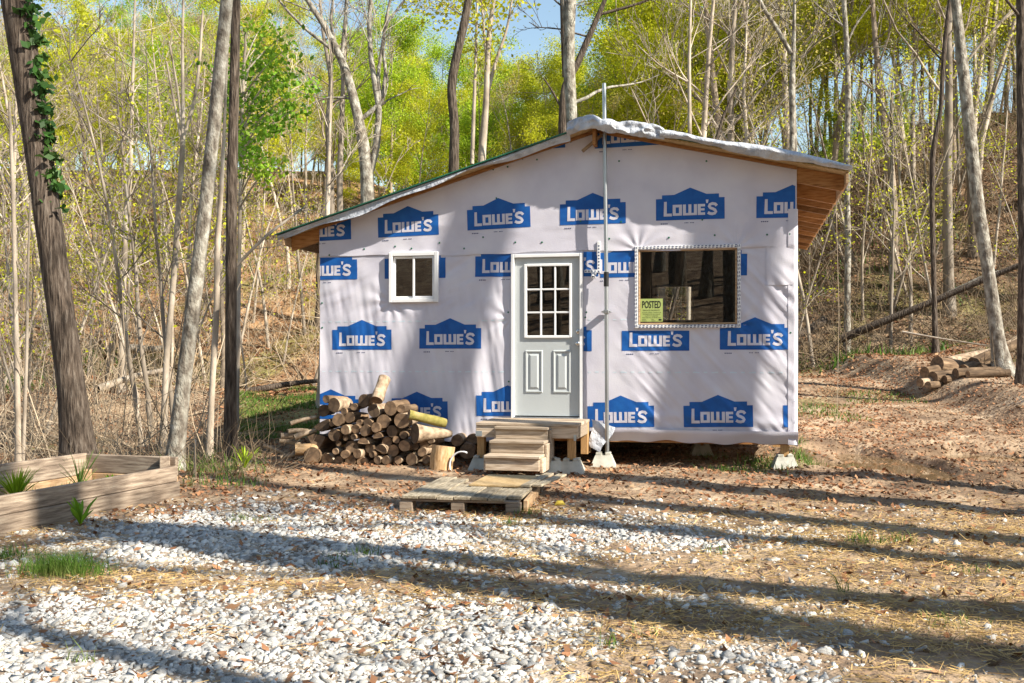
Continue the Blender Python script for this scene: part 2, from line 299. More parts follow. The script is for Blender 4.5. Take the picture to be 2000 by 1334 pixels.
# ------------------------------------------------------------------ cabin
cabin = empty('cabin', HO, -HA)
tag(cabin, 'small unfinished cabin in white house wrap printed with blue logos', 'cabin')
XL, XR, YB = -5.546, .633, 7.1
OV = .30
RX, RZ = -1.806, 4.29; ELX, ELZ = -6.04, 3.02; ERX, ERZ = 1.215, 3.60
def roofz(x): 
    x = np.asarray(x, float); return np.where(x < RX, RZ+(x-RX)*(RZ-ELZ)/(RX-ELX), RZ-(x-RX)*(RZ-ERZ)/(ERX-RX))
DOOR = (-2.907, -1.973, .60, 2.72); LWIN = (-4.543, -3.892, 2.13, 2.767); BWIN = (-1.278, -.066, 1.806, 2.745)
SEAM = 2.74
def disp(x, z):
    x = np.asarray(x, float); z = np.asarray(z, float)
    d = .024*fbm(x*1.1, z*1.1, 4)
    a = R(-47); p = x*math.cos(a)+z*math.sin(a); q = -x*math.sin(a)+z*math.cos(a)
    dg = ss(-1.7, -.9, x)*(1-ss(2.3, 2.75, z))
    d = d+dg*(.040*fbm(p*1.6+.6*fbm(x*2, z*2, 2), q*12, 2)+.022*fbm(p*1.1+5, q*6, 1)) 
    lf = (1-ss(-3.2, -2.6, x)); d = d+lf*.05*fbm(x*5.0+z*.8, z*.9-x*.3, 3)*(1-ss(2.2, 2.6, z))
    d = d+lf*.03*fbm(x*1.5+z*2, z*8-x*4.5, 2)*ss(1.6, 2.2, z)*(1-ss(2.7, 2.9, z))
    d = d+.014*fbm(x*2.3, z*8, 2)*ss(2.7, 3, z)*(1-ss(3.1, 3.4, z))
    for wx, wz in ((LWIN[0], LWIN[2]), (BWIN[1], BWIN[2]), (BWIN[1], BWIN[3]), (BWIN[0], BWIN[3]), (DOOR[0], 1.9)):
        r = np.hypot(x-wx, z-wz); th = np.arctan2(z-wz, x-wx); d = d+.008*np.exp(-r/.35)*np.sin(th*9+wx*7)*ss(.02, .12, r)
    lo = np.exp(-((z-(.62-.05*np.sin(x*2)))/.06)**2)*ss(-1.5, -1, x)*.012
    return d+lo
def zbot(x): x = np.asarray(x, float); return np.where(x < -2.4, .29, .47)+.015*np.sin(x*3.1)+.012*np.sin(x*7.7+1)
def sheet(x0, x1, zlo, zhi, y0, holes, step=.0155):
    """grid of the wrap in the wall plane: zlo/zhi functions or numbers, holes cut on grid lines"""
    xs = np.arange(x0, x1, step); xs = np.r_[xs, x1]
    zmin = float(np.min(zlo(xs))) if callable(zlo) else zlo; zmax = float(np.max(zhi(xs))) if callable(zhi) else zhi
    zs = np.r_[np.arange(zmin, zmax, step), zmax]
    for a, b, c, d in holes:
        for arr, val in ((xs, a), (xs, b), (zs, c), (zs, d)):
            if arr[0] < val < arr[-1]: arr[np.argmin(abs(arr-val))] = val
    Xg, Zg = np.meshgrid(xs, zs); zc = Zg.copy()
    if callable(zhi): zc = np.minimum(zc, zhi(Xg))
    if callable(zlo): zc = np.maximum(zc, zlo(Xg))
    Yg = y0-disp(Xg, zc); V = np.stack([Xg, Yg, zc], -1).reshape(-1, 3); w = len(xs)
    r, c = np.meshgrid(np.arange(len(zs)-1), np.arange(w-1), indexing='ij'); r = r.ravel(); c = c.ravel()
    mx = (xs[c]+xs[c+1])/2; mz = (zs[r]+zs[r+1])/2; keep = np.ones(len(r), bool)
    if callable(zhi): keep &= zs[r] < np.maximum(zhi(xs[c]), zhi(xs[c+1]))
    if callable(zlo): keep &= zs[r+1] > np.minimum(zlo(xs[c]), zlo(xs[c+1]))
    for a, b, cc, d in holes: keep &= ~((mx > a) & (mx < b) & (mz > cc) & (mz < d))
    r = r[keep]; c = c[keep]; b0 = r*w+c
    return npmesh('wrap', V, np.stack([b0, b0+1, b0+w+1, b0+w], 1), True)
HOLES = [DOOR, LWIN, BWIN]
YW, YU = -.035, -.047
obj('lower_wrap', sheet(XL, XR, zbot, SEAM+.05, YW, HOLES), M['wrap'], cabin)
obj('upper_wrap', sheet(XL-.004, XR+.004, lambda x: SEAM+.012*np.sin(np.asarray(x)*2.2)+.006*np.sin(np.asarray(x)*9), lambda x: roofz(x)-.035, YU, [LWIN]), M['wrap'], cabin)
# sheathing and framing behind the wrap, with the openings
def wall_with_holes(x0, x1, z0, zf, y0, y1, holes):
    mb = MB(); xs = sorted({x0, x1, RX, *[h[0] for h in holes], *[h[1] for h in holes]}); xs = [x for x in xs if x0 <= x <= x1]
    for a, b in zip(xs[:-1], xs[1:]):
        hs = sorted([h for h in holes if h[0] <= a+1e-6 and h[1] >= b-1e-6], key=lambda h: h[2]); lo = z0
        spans = []
        for h in hs: spans.append((lo, h[2], None)); lo = h[3]
        spans.append((lo, None, 1))
        for s0, s1, top in spans:
            za, zb = (float(zf(a)), float(zf(b))) if top else (s1, s1)
            v = [(a, y0, s0), (b, y0, s0), (b, y1, s0), (a, y1, s0), (a, y0, za), (b, y0, zb), (b, y1, zb), (a, y1, za)]
            mb.add(v, [(0, 3, 2, 1), (4, 5, 6, 7), (0, 1, 5, 4), (1, 2, 6, 5), (2, 3, 7, 6), (3, 0, 4, 7)])
    return mb
BACKW = (-1.63, -.92, 2.06, 2.76)
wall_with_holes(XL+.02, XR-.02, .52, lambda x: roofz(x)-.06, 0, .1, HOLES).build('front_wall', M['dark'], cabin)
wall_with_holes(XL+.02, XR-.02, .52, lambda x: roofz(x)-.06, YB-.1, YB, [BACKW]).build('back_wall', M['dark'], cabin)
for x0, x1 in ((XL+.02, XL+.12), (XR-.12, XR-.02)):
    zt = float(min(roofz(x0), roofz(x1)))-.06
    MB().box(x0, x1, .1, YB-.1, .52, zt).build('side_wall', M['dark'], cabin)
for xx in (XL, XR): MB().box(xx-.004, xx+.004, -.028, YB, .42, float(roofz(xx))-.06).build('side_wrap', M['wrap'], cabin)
MB().box(XL+.12, XR-.12, .1, YB-.1, .52, .60).build('floor_deck', M['osb'], cabin)
for i in range(6): MB().box(XL+.02, XR-.02, .02+i*1.4, .06+i*1.4, .33, .515).build('floor_beam', M['rafter'], cabin)
# corner wrap fold on the right and the loose bottom flap
def ribbon(name, prof, mt, parent=cabin, smooth=True):
    """prof: list of rows, each row list of points"""
    V = np.array(prof, float); a, b = V.shape[:2]; i, j = np.meshgrid(np.arange(a-1), np.arange(b-1), indexing='ij'); k = (i*b+j).ravel()
    return obj(name, npmesh(name, V.reshape(-1, 3), np.stack([k, k+1, k+b+1, k+b], 1), smooth), mt, parent)
xs = np.linspace(-1.75, XR+.02, 70)
ribbon('loose_bottom_flap', [[(x, YW-.045-.02*math.sin(min(1, s*3)*1.57)+.085*s+.012*math.sin(x*3.1)*s+.008*math.sin(9*x+3*s)*s, .50-.155*s+.012*math.sin(x*5)*s+.012*math.sin(x*13+s)*s - .02*s*max(0, x)*2+.05*s*max(0, -1.3-x)) for x in xs] for s in np.linspace(0, 1, 7)], M['wrap'])
zs = np.linspace(.34, 3.2, 90)
ribbon('corner_fold', [[(XR+.004+dx+.008*float(fbm(z*2.1, dx*5, 2)), (YW-.005-float(disp(min(XR+dx, XR), z)) if yy == 0 else YW+yy)+(-.014 if z > SEAM else 0)*(yy == 0), z) for z in zs] for dx, yy in ((-.10, 0), (-.07, 0), (-.04, 0), (-.01, 0), (.014, .03), (.018, .08), (.012, .2))], M['wrap'])
ribbon('torn_wrap_corner', [[(-1.86+.30*a*(1-b*.55)+.02*math.sin(6*b), -.09-.10*b-.05*a*b, .62-.34*b+.04*a*b-.10*a) for a in np.linspace(0, 1, 8)] for b in np.linspace(0, 1, 8)], M['wrap2'])
ribbon('wrap_patch', [[(x, YW-.006-float(disp(x, z))-.004*(1-math.cos(x*20)), z) for x in np.linspace(.28, .60, 17)] for z in np.linspace(2.28, SEAM+.03, 26)], M['wrap'])
# printed logos: convex pieces cut along the wrap's grid and laid on its folds
def clip(poly, ax, val, keep_less):
    out = []
    for i in range(len(poly)):
        a, b = poly[i], poly[(i+1) % len(poly)]; da = (val-a[ax]) if keep_less else (a[ax]-val); db = (val-b[ax]) if keep_less else (b[ax]-val)
        if da >= 0: out.append(a)
        if (da > 0 and db < 0) or (da < 0 and db > 0):
            t = da/(da-db); out.append((a[0]+t*(b[0]-a[0]), a[1]+t*(b[1]-a[1])))
    return out
def cut_rect(poly, r):
    for ax, val, less in ((0, r[0], False), (0, r[1], True), (1, r[2], False), (1, r[3], True)):
        poly = clip(poly, ax, val, less)
        if len(poly) < 3: return []
    return poly
def cut_roof(poly, off=.045):
    # keep below the roof line, piece by piece on each side of the ridge
    res = []
    for less in (True, False):
        p = clip(poly, 0, RX, less)
        if len(p) < 3: continue
        f = lambda q: float(roofz(q[0]))-off-q[1]
        out = []
        for i in range(len(p)):
            a, b = p[i], p[(i+1) % len(p)]; da, db = f(a), f(b)
            if da >= 0: out.append(a)
            if da*db < 0: t = da/(da-db); out.append((a[0]+t*(b[0]-a[0]), a[1]+t*(b[1]-a[1])))
        if len(out) >= 3: res.append(out)
    return res
def stroke(pts, w):
    P = np.array(pts, float); T = np.gradient(P, axis=0); T /= np.linalg.norm(T, axis=1)[:, None]; N = np.stack([-T[:, 1], T[:, 0]], 1)*w/2
    A, B = P+N, P-N; return [[tuple(A[i]), tuple(B[i]), tuple(B[i+1]), tuple(A[i+1])] for i in range(len(P)-1)]
def rc(x0, x1, z0, z1): return [(x0, z0), (x1, z0), (x1, z1), (x0, z1)]
SHAPE = [rc(0, 435, 0, 138), rc(39, 400, 138, 162), [(116, 162), (322, 162), (219, 206)]]
LET = [[(49, 25), (69, 25), (69, 119), (52, 119)], [(69, 25), (102, 25), (101, 43), (69, 43)],
       rc(107, 126, 28, 98), rc(147, 166, 28, 98), rc(126, 147, 28, 44), rc(126, 147, 81, 98),
       rc(172, 191, 28, 98), rc(207, 226, 28, 98), rc(242, 261, 28, 98), rc(191, 207, 28, 43), rc(226, 242, 28, 43),
       rc(266, 285, 28, 98), rc(285, 312, 28, 44), rc(285, 309, 56, 70), rc(285, 312, 82, 98), [(320, 103), (330, 103), (334, 125), (317, 125)]]
LET += stroke([(386, 84), (376, 96), (358, 99), (343, 93), (338, 82), (345, 72), (360, 66), (374, 58), (380, 47), (374, 37), (358, 33), (343, 35), (330, 43)], 18)
TINY = [rc(30+12*i, 38+12*i, -26, -19) for i in range(4)]+[rc(182+9*i, 188+9*i, -22, -17) for i in (0, 1, 2, 4, 5, 6)]
def printed(polys, X0, Z0, s, tilt, rect, y0, off, name, mt, step=.0155):
    V = []; F = []
    for p in polys:
        q = [(X0+s*a*math.cos(tilt)-s*b*math.sin(tilt), Z0+s*a*math.sin(tilt)+s*b*math.cos(tilt)) for a, b in p]
        q = cut_rect(q, rect)
        if len(q) < 3: continue
        for q2 in cut_roof(q):
            xa, xb = min(a for a, _ in q2), max(a for a, _ in q2)
            for cx in range(math.floor(xa/step), math.floor(xb/step)+1):
                qc = clip(clip(q2, 0, cx*step, False), 0, (cx+1)*step, True) if True else q2
                if len(qc) < 3: continue
                za, zb = min(b for _, b in qc), max(b for _, b in qc)
                for cz in range(math.floor(za/step), math.floor(zb/step)+1):
                    qq = clip(qc, 1, cz*step, False)
                    if len(qq) < 3: continue
                    qq = clip(qq, 1, (cz+1)*step, True)
                    if len(qq) < 3: continue
                    b0 = len(V); V += qq; F.append(tuple(range(b0, b0+len(qq))))
    if not V: return None
    A = np.array(V); Yv = y0-disp(A[:, 0], A[:, 1])-off
    me = mesh(name, np.stack([A[:, 0], Yv, A[:, 1]], 1), F, True); return obj(name, me, mt, cabin)
SL = .838/435
UP = (XL+.002, XR-.012, SEAM+.03, 9); LO = (XL+.002, XR-.012, .30, SEAM-.004)
def dl(x0): return (XL+.002, DOOR[0]-.004, .30, SEAM-.004)
def dr(x0): return (DOOR[1]+.004, XR-.012, .30, SEAM-.004)
LOGOS = [(-3.04, 4.05, .02, UP, YU), (-1.822, 4.034, .018, UP, YU),
         (-5.93, 2.945, .03, UP, YU), (-4.715, 2.982, .025, UP, YU), (-3.489, 3.045, .03, UP, YU), (-2.27, 3.079, .004, UP, YU), (-1.055, 3.103, .003, UP, YU), (.161, 3.10, -.01, UP, YU),
         (-5.85, 2.436, 0, LO, YW), (-4.629, 2.436, 0, LO, YW), (-3.392, 2.443, -.01, dl(0), YW), (-2.58, 2.43, -.01, (DOOR[1]+.004, -1.78, .3, SEAM), YW), (-1.862, 2.405, 0, (-1.755, BWIN[0]-.03, .3, SEAM), YW), (-.787, 2.412, -.01, (BWIN[1]+.03, XR-.02, .3, SEAM), YW),
         (-5.369, 1.498, 0, LO, YW), (-4.145, 1.511, 0, LO, YW), (-2.702, 1.476, 0, dr(0), YW), (-1.484, 1.482, 0, LO, YW), (-.276, 1.494, 0, LO, YW),
         (-5.815, .57, 0, LO, YW), (-4.595, .54, .02, LO, YW), (-3.372, .637, .01, dl(0), YW), (-1.914, .514, .02, dr(0), YW), (-.713, .533, .02, LO, YW), (.483, .552, .02, LO, YW),
         (-2.95-.80, 1.476, 0, (-3.0, DOOR[0]-.004, .3, SEAM), YW)]
for X0, Z0, tl, rect, y0 in LOGOS[:-1]:
    # openings cut the print too
    pieces = [rect]
    def run(r):
        lg = printed(SHAPE, X0, Z0, SL, tl, r, y0, .0030, 'printed_logo', M['blue'])
        if lg is None: return
        le = printed(LET, X0, Z0, SL, tl, r, y0, .0055, 'lettering', M['wrap'])
        if le is not None: le.parent = lg
        ti = printed(TINY, X0, Z0, SL, tl, r, y0, .0030, 'fine_print', M['ink'])
        if ti is not None: ti.parent = lg
    xa, xb = X0, X0+.838
    if rect in (LO,) and Z0 < LWIN[3] and Z0+.4 > LWIN[2] and xa < LWIN[1] and xb > LWIN[0]:
        run((rect[0], LWIN[0]-.004, rect[2], rect[3])); run((LWIN[1]+.004, rect[1], rect[2], rect[3]))
    elif rect is LO and X0 in (-1.484, -.276): run((rect[0], rect[1], .3, BWIN[2]-.075) if X0 == -1.484 else rect)
    else: run(rect)
band = [rc(0+i*.075+.02*(i % 3), .045+i*.075+.02*(i % 3), 0, .012+.006*(i % 2)) for i in range(80)]
M['faint'] = mat('faint_print', [(.50, .60, .68), (.60, .66, .71)], 9, .5)
for zb_ in (1.862, 1.20):
    for rr_ in ((XL+.02, DOOR[0]-.06, .3, SEAM), (DOOR[1]+.06, BWIN[0]-.07, .3, SEAM), (BWIN[0]-.07, XR-.12, .3, 1.70)):
        fp_ = printed(band, XL+.03, zb_, 1.0, .001, rr_, YW, .0018, 'faint_print', M['faint'])
        if fp_ is not None: fp_['kind'] = 'stuff'
# green cap nails on the wrap
nail = MB(); 
V, Fq = tube([(0, 0, 0), (0, -.006, 0)], [.013, .011], 8); nail.add(V, Fq.tolist()+[tuple(range(8, 16))])
nme = mesh('cap_nail', nail.v, nail.f); nme.materials.append(M['green'])
for u, v in [(715,408),(782,385),(866,358),(965,332),(1050,313),(993,327),(1022,311),(945,464),(1008,474),(1060,474),(860,475),(806,486),(908,486),(714,487),(774,482),(646,499),(1116,278),(1363,291),(1419,297),(1460,305),(1380,316),(1210,316),(1538,325),(1191,467),(1307,465),(1396,460),(1498,459),(1542,458),(1372,430),(1138,700),(1144,620),(995,745),(994,610),(631,592),(631,640),(1146,610),(1135,433),(1214,434),(971,388),(629,765),(1544,650)]:
    x, z, _ = wall(u, v); y0 = YU if z > SEAM else YW
    if XL+.02 < x < XR-.02: o = obj('cap_nail', nme, None, cabin, (x, y0-float(disp(x, z))-.001, z))
# roof
for side, (xa, za, xb, zb) in enumerate(((ELX, ELZ, RX, RZ), (RX, RZ, ERX, ERZ))):
    def slab(name, y0, y1, d0, d1, mt, ex=0):
        v = []
        for d in (d0, d1):
            for y in (y0, y1): v += [(xa-(ex if side == 0 else 0), y, za+d), (xb+(ex if side else 0), y, zb+d)]
        return MB().add(v, [(0, 2, 3, 1), (4, 5, 7, 6), (0, 1, 5, 4), (2, 6, 7, 3), (0, 4, 6, 2), (1, 3, 7, 5)]).build(name, mt, cabin)
    slab('roof_deck', -OV+.02, YB+.25, -.02, 0, M['osb']); slab('roofing', -OV-.02, YB+.27, .003, .018, M['green'], .02)
    n = 14
    for i in range(n):                                                      # eave rafters run to the tails
        y0 = -.035 if i == 0 else -.035+i*(YB+.02)/(n-1)
        s = (RZ-ELZ)/(RX-ELX) if side == 0 else -(RZ-ERZ)/(ERX-RX)
        if side == 0: p0, p1 = ELX+.08, XL-.008
        else: p0, p1 = XR+.012, ERX-.03
        if i > 0: p0, p1 = (ELX+.08, RX-.02) if side == 0 else (RX+.02, ERX-.03)
        zt = lambda x: float(roofz(x))-.024
        dep = .19
        v = [(p0, y0, zt(p0)-dep), (p1, y0, zt(p1)-dep), (p0, y0, zt(p0)), (p1, y0, zt(p1))]
        w = .04; v2 = [(a, b+w, c) for a, b, c in v]
        if i in (1,): continue
        MB().add(v+v2, [(0, 1, 3, 2), (4, 6, 7, 5), (0, 4, 5, 1), (2, 3, 7, 6), (0, 2, 6, 4), (1, 5, 7, 3)]).build('rafter', M['rafter'], cabin)
    # rake trim in front of the wrap
    v = []
    x0_, x1_ = (XL, RX-.03) if side == 0 else (RX+.03, XR)
    for y in (-.10, -.06): v += [(x0_, y, float(roofz(x0_))-.062), (x1_, y, float(roofz(x1_))-.062), (x0_, y, float(roofz(x0_))-.024), (x1_, y, float(roofz(x1_))-.024)]
    MB().add(v, [(0, 1, 3, 2), (4, 6, 7, 5), (0, 4, 5, 1), (2, 3, 7, 6), (0, 2, 6, 4), (1, 5, 7, 3)]).build('rake_board', M['rafter'], cabin)
MB().box(ERX-.028, ERX+.0, -OV+.03, YB+.2, ERZ-.15, ERZ-.024).build('fascia', M['wood'], cabin)
MB().box(ELX+.05, ELX+.078, -OV+.03, YB+.2, ELZ-.13, ELZ-.012).build('fascia', M['wood'], cabin)
MB().box(RX-.02, RX+.02, -OV+.05, YB+.2, RZ-.24, RZ-.03).build('ridge_beam', M['rafter'], cabin)
mbr = MB(); mbr.box(-.16, .16, -.015, .015, -.018, .018, M=Matrix.Translation((RX-.04, -.13, RZ-.20)) @ Matrix.Rotation(R(-38), 4, 'Y')); mbr.build('ridge_brace', M['wood'], cabin)
# loose underlay hanging over the rakes
def drape(name, xa, xb, up, down, mt, n=90, crump=.02, prot=.0, seed=0):
    rows = []
    for s in np.linspace(0, 1, 22):
        row = []
        for x in np.linspace(xa, xb, n):
            e = min(1, (x-xa)/.25, (xb-x)/.25); e = .55+.45*max(0, e)**.5
            c = (abs(float(fbm(x*3.1+seed, s*2.6+seed, 2)))*2.4-.25)*crump+abs(float(fbm(x*9+seed, s*5+x*4, 2)))*crump*.8; c2 = (abs(float(fbm(x*5.3+seed+9, s*3+2, 2)))*2-.2)*crump
            if s < .45: q = s/.45; y = .3-(.3+OV+.02)*q; z = up(x)*math.sin(q*math.pi*.5)*e+.022
            else: q = (s-.45)/.55; y = -OV-.025-prot*math.sin(q*math.pi)-.02*q; z = .022+up(x)*e-(up(x)*e+down(x))*q
            row.append((x, y+c2*1.5, float(roofz(x))+z+c*(.4+s*.6)))
        rows.append(row)
    return ribbon(name, rows, mt)
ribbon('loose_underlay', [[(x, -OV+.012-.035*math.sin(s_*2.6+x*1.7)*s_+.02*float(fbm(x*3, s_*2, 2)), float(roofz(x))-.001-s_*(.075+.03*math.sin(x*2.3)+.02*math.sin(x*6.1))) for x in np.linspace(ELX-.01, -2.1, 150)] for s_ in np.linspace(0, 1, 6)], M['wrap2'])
pr_t = MB()
for i in range(16): 
    x = ELX+.12+i*.245; pr_t.add([(x, -OV-.030, float(roofz(x))-.055), (x+.05, -OV-.030, float(roofz(x+.05))-.055), (x+.045, -OV-.030, float(roofz(x+.05))-.030), (x+.01, -OV-.030, float(roofz(x))-.030)], [(0, 1, 2, 3)])
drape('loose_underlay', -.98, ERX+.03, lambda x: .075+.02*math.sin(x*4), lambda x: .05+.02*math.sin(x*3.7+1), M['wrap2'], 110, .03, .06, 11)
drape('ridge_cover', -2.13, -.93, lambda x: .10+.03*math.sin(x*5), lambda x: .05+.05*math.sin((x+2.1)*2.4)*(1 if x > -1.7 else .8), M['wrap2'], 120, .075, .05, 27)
# door
x0, x1, z0, z1 = DOOR
fr = .042
MB().box(x0+.002, x0+fr, -.075, .06, z0, z1, .004).build('door_jamb', M['white'], cabin); MB().box(x1-fr, x1-.002, -.075, .06, z0, z1, .004).build('door_jamb', M['white'], cabin)
MB().box(x0+fr+.001, x1-fr-.001, -.073, .06, z1-fr, z1-.002, .004).build('door_header', M['white'], cabin)
MB().box(x0+fr+.001, x1-fr-.001, -.11, .06, z0, z0+.035, .006).build('threshold', M['steel'], cabin)
dx0, dx1, dz0, dz1 = x0+fr+.004, x1-fr-.004, z0+.05, z1-fr-.004
G4 = (-2.731, -2.124, 1.648, 2.592)
slabm = MB()
for a, b, c, d in ((dx0, G4[0], dz0, dz1), (G4[1], dx1, dz0, dz1), (G4[0], G4[1], dz0, G4[2]), (G4[0], G4[1], G4[3], dz1)): slabm.box(a, b, -.03, .012, c, d)
door = slabm.build('door', M['door'], cabin)
lf = MB()
for a, b, c, d in ((G4[0]-.006, G4[0]+.028, G4[2], G4[3]), (G4[1]-.028, G4[1]+.006, G4[2], G4[3]), (G4[0]+.028, G4[1]-.028, G4[3]-.03, G4[3]+.004), (G4[0]+.028, G4[1]-.028, G4[2]-.004, G4[2]+.03)): lf.box(a, b, -.052, -.0305 if False else -.012, c, d, .005)
lf.build('glass_frame', M['white'], door)
ax = np.linspace(G4[0]+.028, G4[1]-.028, 4); az = np.linspace(G4[2]+.03, G4[3]-.03, 4)
for x in ax[1:-1]: MB().box(x-.011, x+.011, -.044, -.014, az[0], az[3], .003).build('muntin', M['white'], door)
for z in az[1:-1]:
    for i in range(3): MB().box(ax[i]+(.011 if i else 0), ax[i+1]-(.011 if i < 2 else 0), -.0435, -.0145, z-.011, z+.011, .003).build('muntin', M['white'], door)
for i in range(3):
    for j in range(3): MB().box(ax[i], ax[i+1], -.024, -.019, az[j], az[j+1]).build('pane', M['glass'], door)
for a, b in ((-2.725, -2.497), (-2.363, -2.135)):
    c, d = .945, 1.49; p = MB()
    for (m, y) in (((0, -.0305), 0), ((.012, -.041), 0), ((.024, -.034), 0), ((.038, -.0335), 0), ((.06, -.045), 0)): pass
    rings = [(0, -.030), (.008, -.042), (.02, -.042), (.028, -.0315), (.05, -.0315), (.072, -.043)]
    v = []; f = []
    for q, y in rings: v += [(a+q, y, c+q), (b-q, y, c+q), (b-q, y, d-q), (a+q, y, d-q)]
    for k in range(len(rings)-1):
        for e in range(4): f.append((k*4+e, k*4+(e+1) % 4, k*4+4+(e+1) % 4, k*4+4+e))
    f.append(tuple(len(v)-4+e for e in range(4))); p.add(v, f); p.build('door_panel', M['door'], door)
def disc(prof, n=20): 
    V, Fq = tube([(0, y, 0) for y, r in prof], [r for y, r in prof], n); m_ = len(prof)
    return V, Fq.tolist()+[tuple(range((m_-1)*n, m_*n))]
for z, prof, nm in ((1.574, [(0, .032), (-.008, .032), (-.012, .014), (-.035, .013), (-.045, .026), (-.062, .029), (-.072, .022)], 'door_knob'), (1.724, [(0, .030), (-.012, .030), (-.018, .024), (-.019, .012)], 'deadbolt')):
    k = MB(); k.add(*disc(prof)); k.build(nm, M['nickel'], door, True, (-2.037, -.030, z))
# left sliding window
def window_frame(name, rect, w, yf, yb, mt, parent): 
    a, b, c, d = rect; m_ = MB()
    m_.box(a, a+w, yf, yb, c, d, .005); m_.box(b-w, b, yf, yb, c, d, .005); m_.box(a+w, b-w, yf+.001, yb, d-w, d-.0005, .005); m_.box(a+w, b-w, yf+.001, yb, c+.0005, c+w, .005)
    return m_.build(name, mt, parent)
a, b, c, d = LWIN
wn = window_frame('small_window', (a-.012, b+.012, c-.012, d+.012), .05, -.085, .05, M['white'], cabin); wn['label'] = 'white framed sliding window with two dark panes'
mid = (a+b)/2
window_frame('sash', (a+.04, mid+.015, c+.04, d-.04), .03, -.045, -.02, M['white'], wn); window_frame('sash', (mid-.015, b-.04, c+.04, d-.04), .03, -.066, -.046, M['white'], wn)
MB().box(a+.069, mid-.014, -.036, -.031, c+.069, d-.069).build('pane', M['glass'], wn); MB().box(mid+.014, b-.069, -.058, -.053, c+.069, d-.069).build('pane', M['glass'], wn)
# big window with tape
a, b, c, d = BWIN
wn2 = window_frame('picture_window', (a+.003, b-.003, c+.003, d-.003), .02, -.05, .05, M['wood'], cabin); wn2['label'] = 'large picture window edged with blue and white flashing tape'
MB().box(a+.022, b-.022, -.02, -.014, c+.022, d-.022).build('pane', M['glass'], wn2)
tp = MB(); tk = MB(); tw = .042; yt = YW-.028
for (p, q, r, s) in ((a-tw, a-.002, c-tw, d+tw), (b+.002, b+tw, c-tw, d+tw), (a-.002, b+.002, d+.002, d+tw), (a-.002, b+.002, c-tw, c-.002)):
    tp.box(p, q, yt, YW+.02, r, s, .003)
    L_ = max(q-p, s-r); n = int(L_/.045); horiz = q-p > s-r
    for off in (.2, .72):
        for i in range(n):
            o = (i+.2+.15*off)*L_/n; e = o+.6*L_/n; wv = .006*math.sin(i*1.7)
            if horiz: zz = r+(s-r)*off+wv*.4; tk.add([(p+o, yt-.0015, zz-.005), (p+e, yt-.0015, zz-.003), (p+e, yt-.0015, zz+.005), (p+(o+e)/2-o+o, yt-.0015, zz+.009), (p+o, yt-.0015, zz+.003)], [(0, 1, 2, 3, 4)])
            else: xx = p+(q-p)*off+wv*.4; tk.add([(xx-.004, yt-.0015, r+o), (xx+.005, yt-.0015, r+o), (xx+.003, yt-.0015, r+e), (xx-.005, yt-.0015, r+e)], [(0, 1, 2, 3)])
t_ = tp.build('flashing_tape', M['white'], wn2); tk.build('tape_print', M['ink'], t_)
# strips of the same tape by the door and camera
tp = MB(); tk = MB()
for (p, q, r, s) in ((-1.79, -1.755, 2.47, 2.86), (DOOR[1]+.02, -1.792, 2.47, 2.505)):
    tp.box(p, q, YW-.03, YW-.005, r, s)
    n = int(max(q-p, s-r)/.04)
    for i in range(n):
        if s-r > q-p: tk.add([(p+.008, YW-.0315, r+(i+.2)*.04), (q-.008, YW-.0315, r+(i+.1)*.04), (q-.005, YW-.0315, r+(i+.5)*.04), (p+.01, YW-.0315, r+(i+.55)*.04)], [(0, 1, 2, 3)])
        else: tk.add([(p+(i+.2)*.04, YW-.0315, r+.01), (p+(i+.7)*.04, YW-.0315, r+.01), (p+(i+.6)*.04, YW-.0315, s-.01), (p+(i+.15)*.04, YW-.0315, s-.01)], [(0, 1, 2, 3)])
t_ = tp.build('flashing_tape', M['white'], cabin); tk.build('tape_print', M['ink'], t_)
window_frame('back_window', (BACKW[0]+.002, BACKW[1]-.002, BACKW[2]+.002, BACKW[3]-.002), .03, YB-.11, YB+.01, M['white'], cabin)
# posted notice inside the glass
sg = empty('notice', L2W(-1.113, -.03, 1.845), -HA); tag(sg, 'yellow green POSTED notice in the corner of the big window', 'notice')
MB().box(-.138, .140, .0, .003, 0, .287).build('sheet', M['sign'], sg)
def text(s, size, x, z, parent, mt, sx=1.0, y=-.002, bold=0):
    cu = bpy.data.curves.new('text', 'FONT'); cu.body = s; cu.size = size; cu.align_x = 'CENTER'; cu.offset = bold; cu.resolution_u = 3
    o = bpy.data.objects.new('text', cu); COL.objects.link(o); bpy.context.view_layer.update()
    me = bpy.data.meshes.new_from_object(o.evaluated_get(bpy.context.evaluated_depsgraph_get())); bpy.data.objects.remove(o)
    me.transform(Matrix.Rotation(R(90), 4, 'X') @ Matrix.Diagonal((sx, 1, 1, 1))); me.name = 'lettering'
    return obj('lettering', me, mt, parent, (x, y, z))
text('POSTED', .125, 0, .172, sg, M['black'], .52, bold=.0016)
text('PRIVATE PROPERTY', .026, 0, .133, sg, M['black'], .95)
for k, l in enumerate(('HUNTING, FISHING, TRAPPING OR', 'TRESPASSING FOR ANY PURPOSE', 'IS STRICTLY FORBIDDEN', 'VIOLATORS WILL BE PROSECUTED')): text(l, .0175, 0, .108-.021*k, sg, M['black'], .85)
mbx = MB()
for z, p, q in ((.026, -.12, -.07), (.026, 0, .03), (.010, -.12, -.06), (.010, .0, .05), (.014, .09, .125)): mbx.box(p, q, -.0015, -.0005, z, z+.003 if p < .09 else z+.02)
mbx.build('name_lines', M['black'], sg)
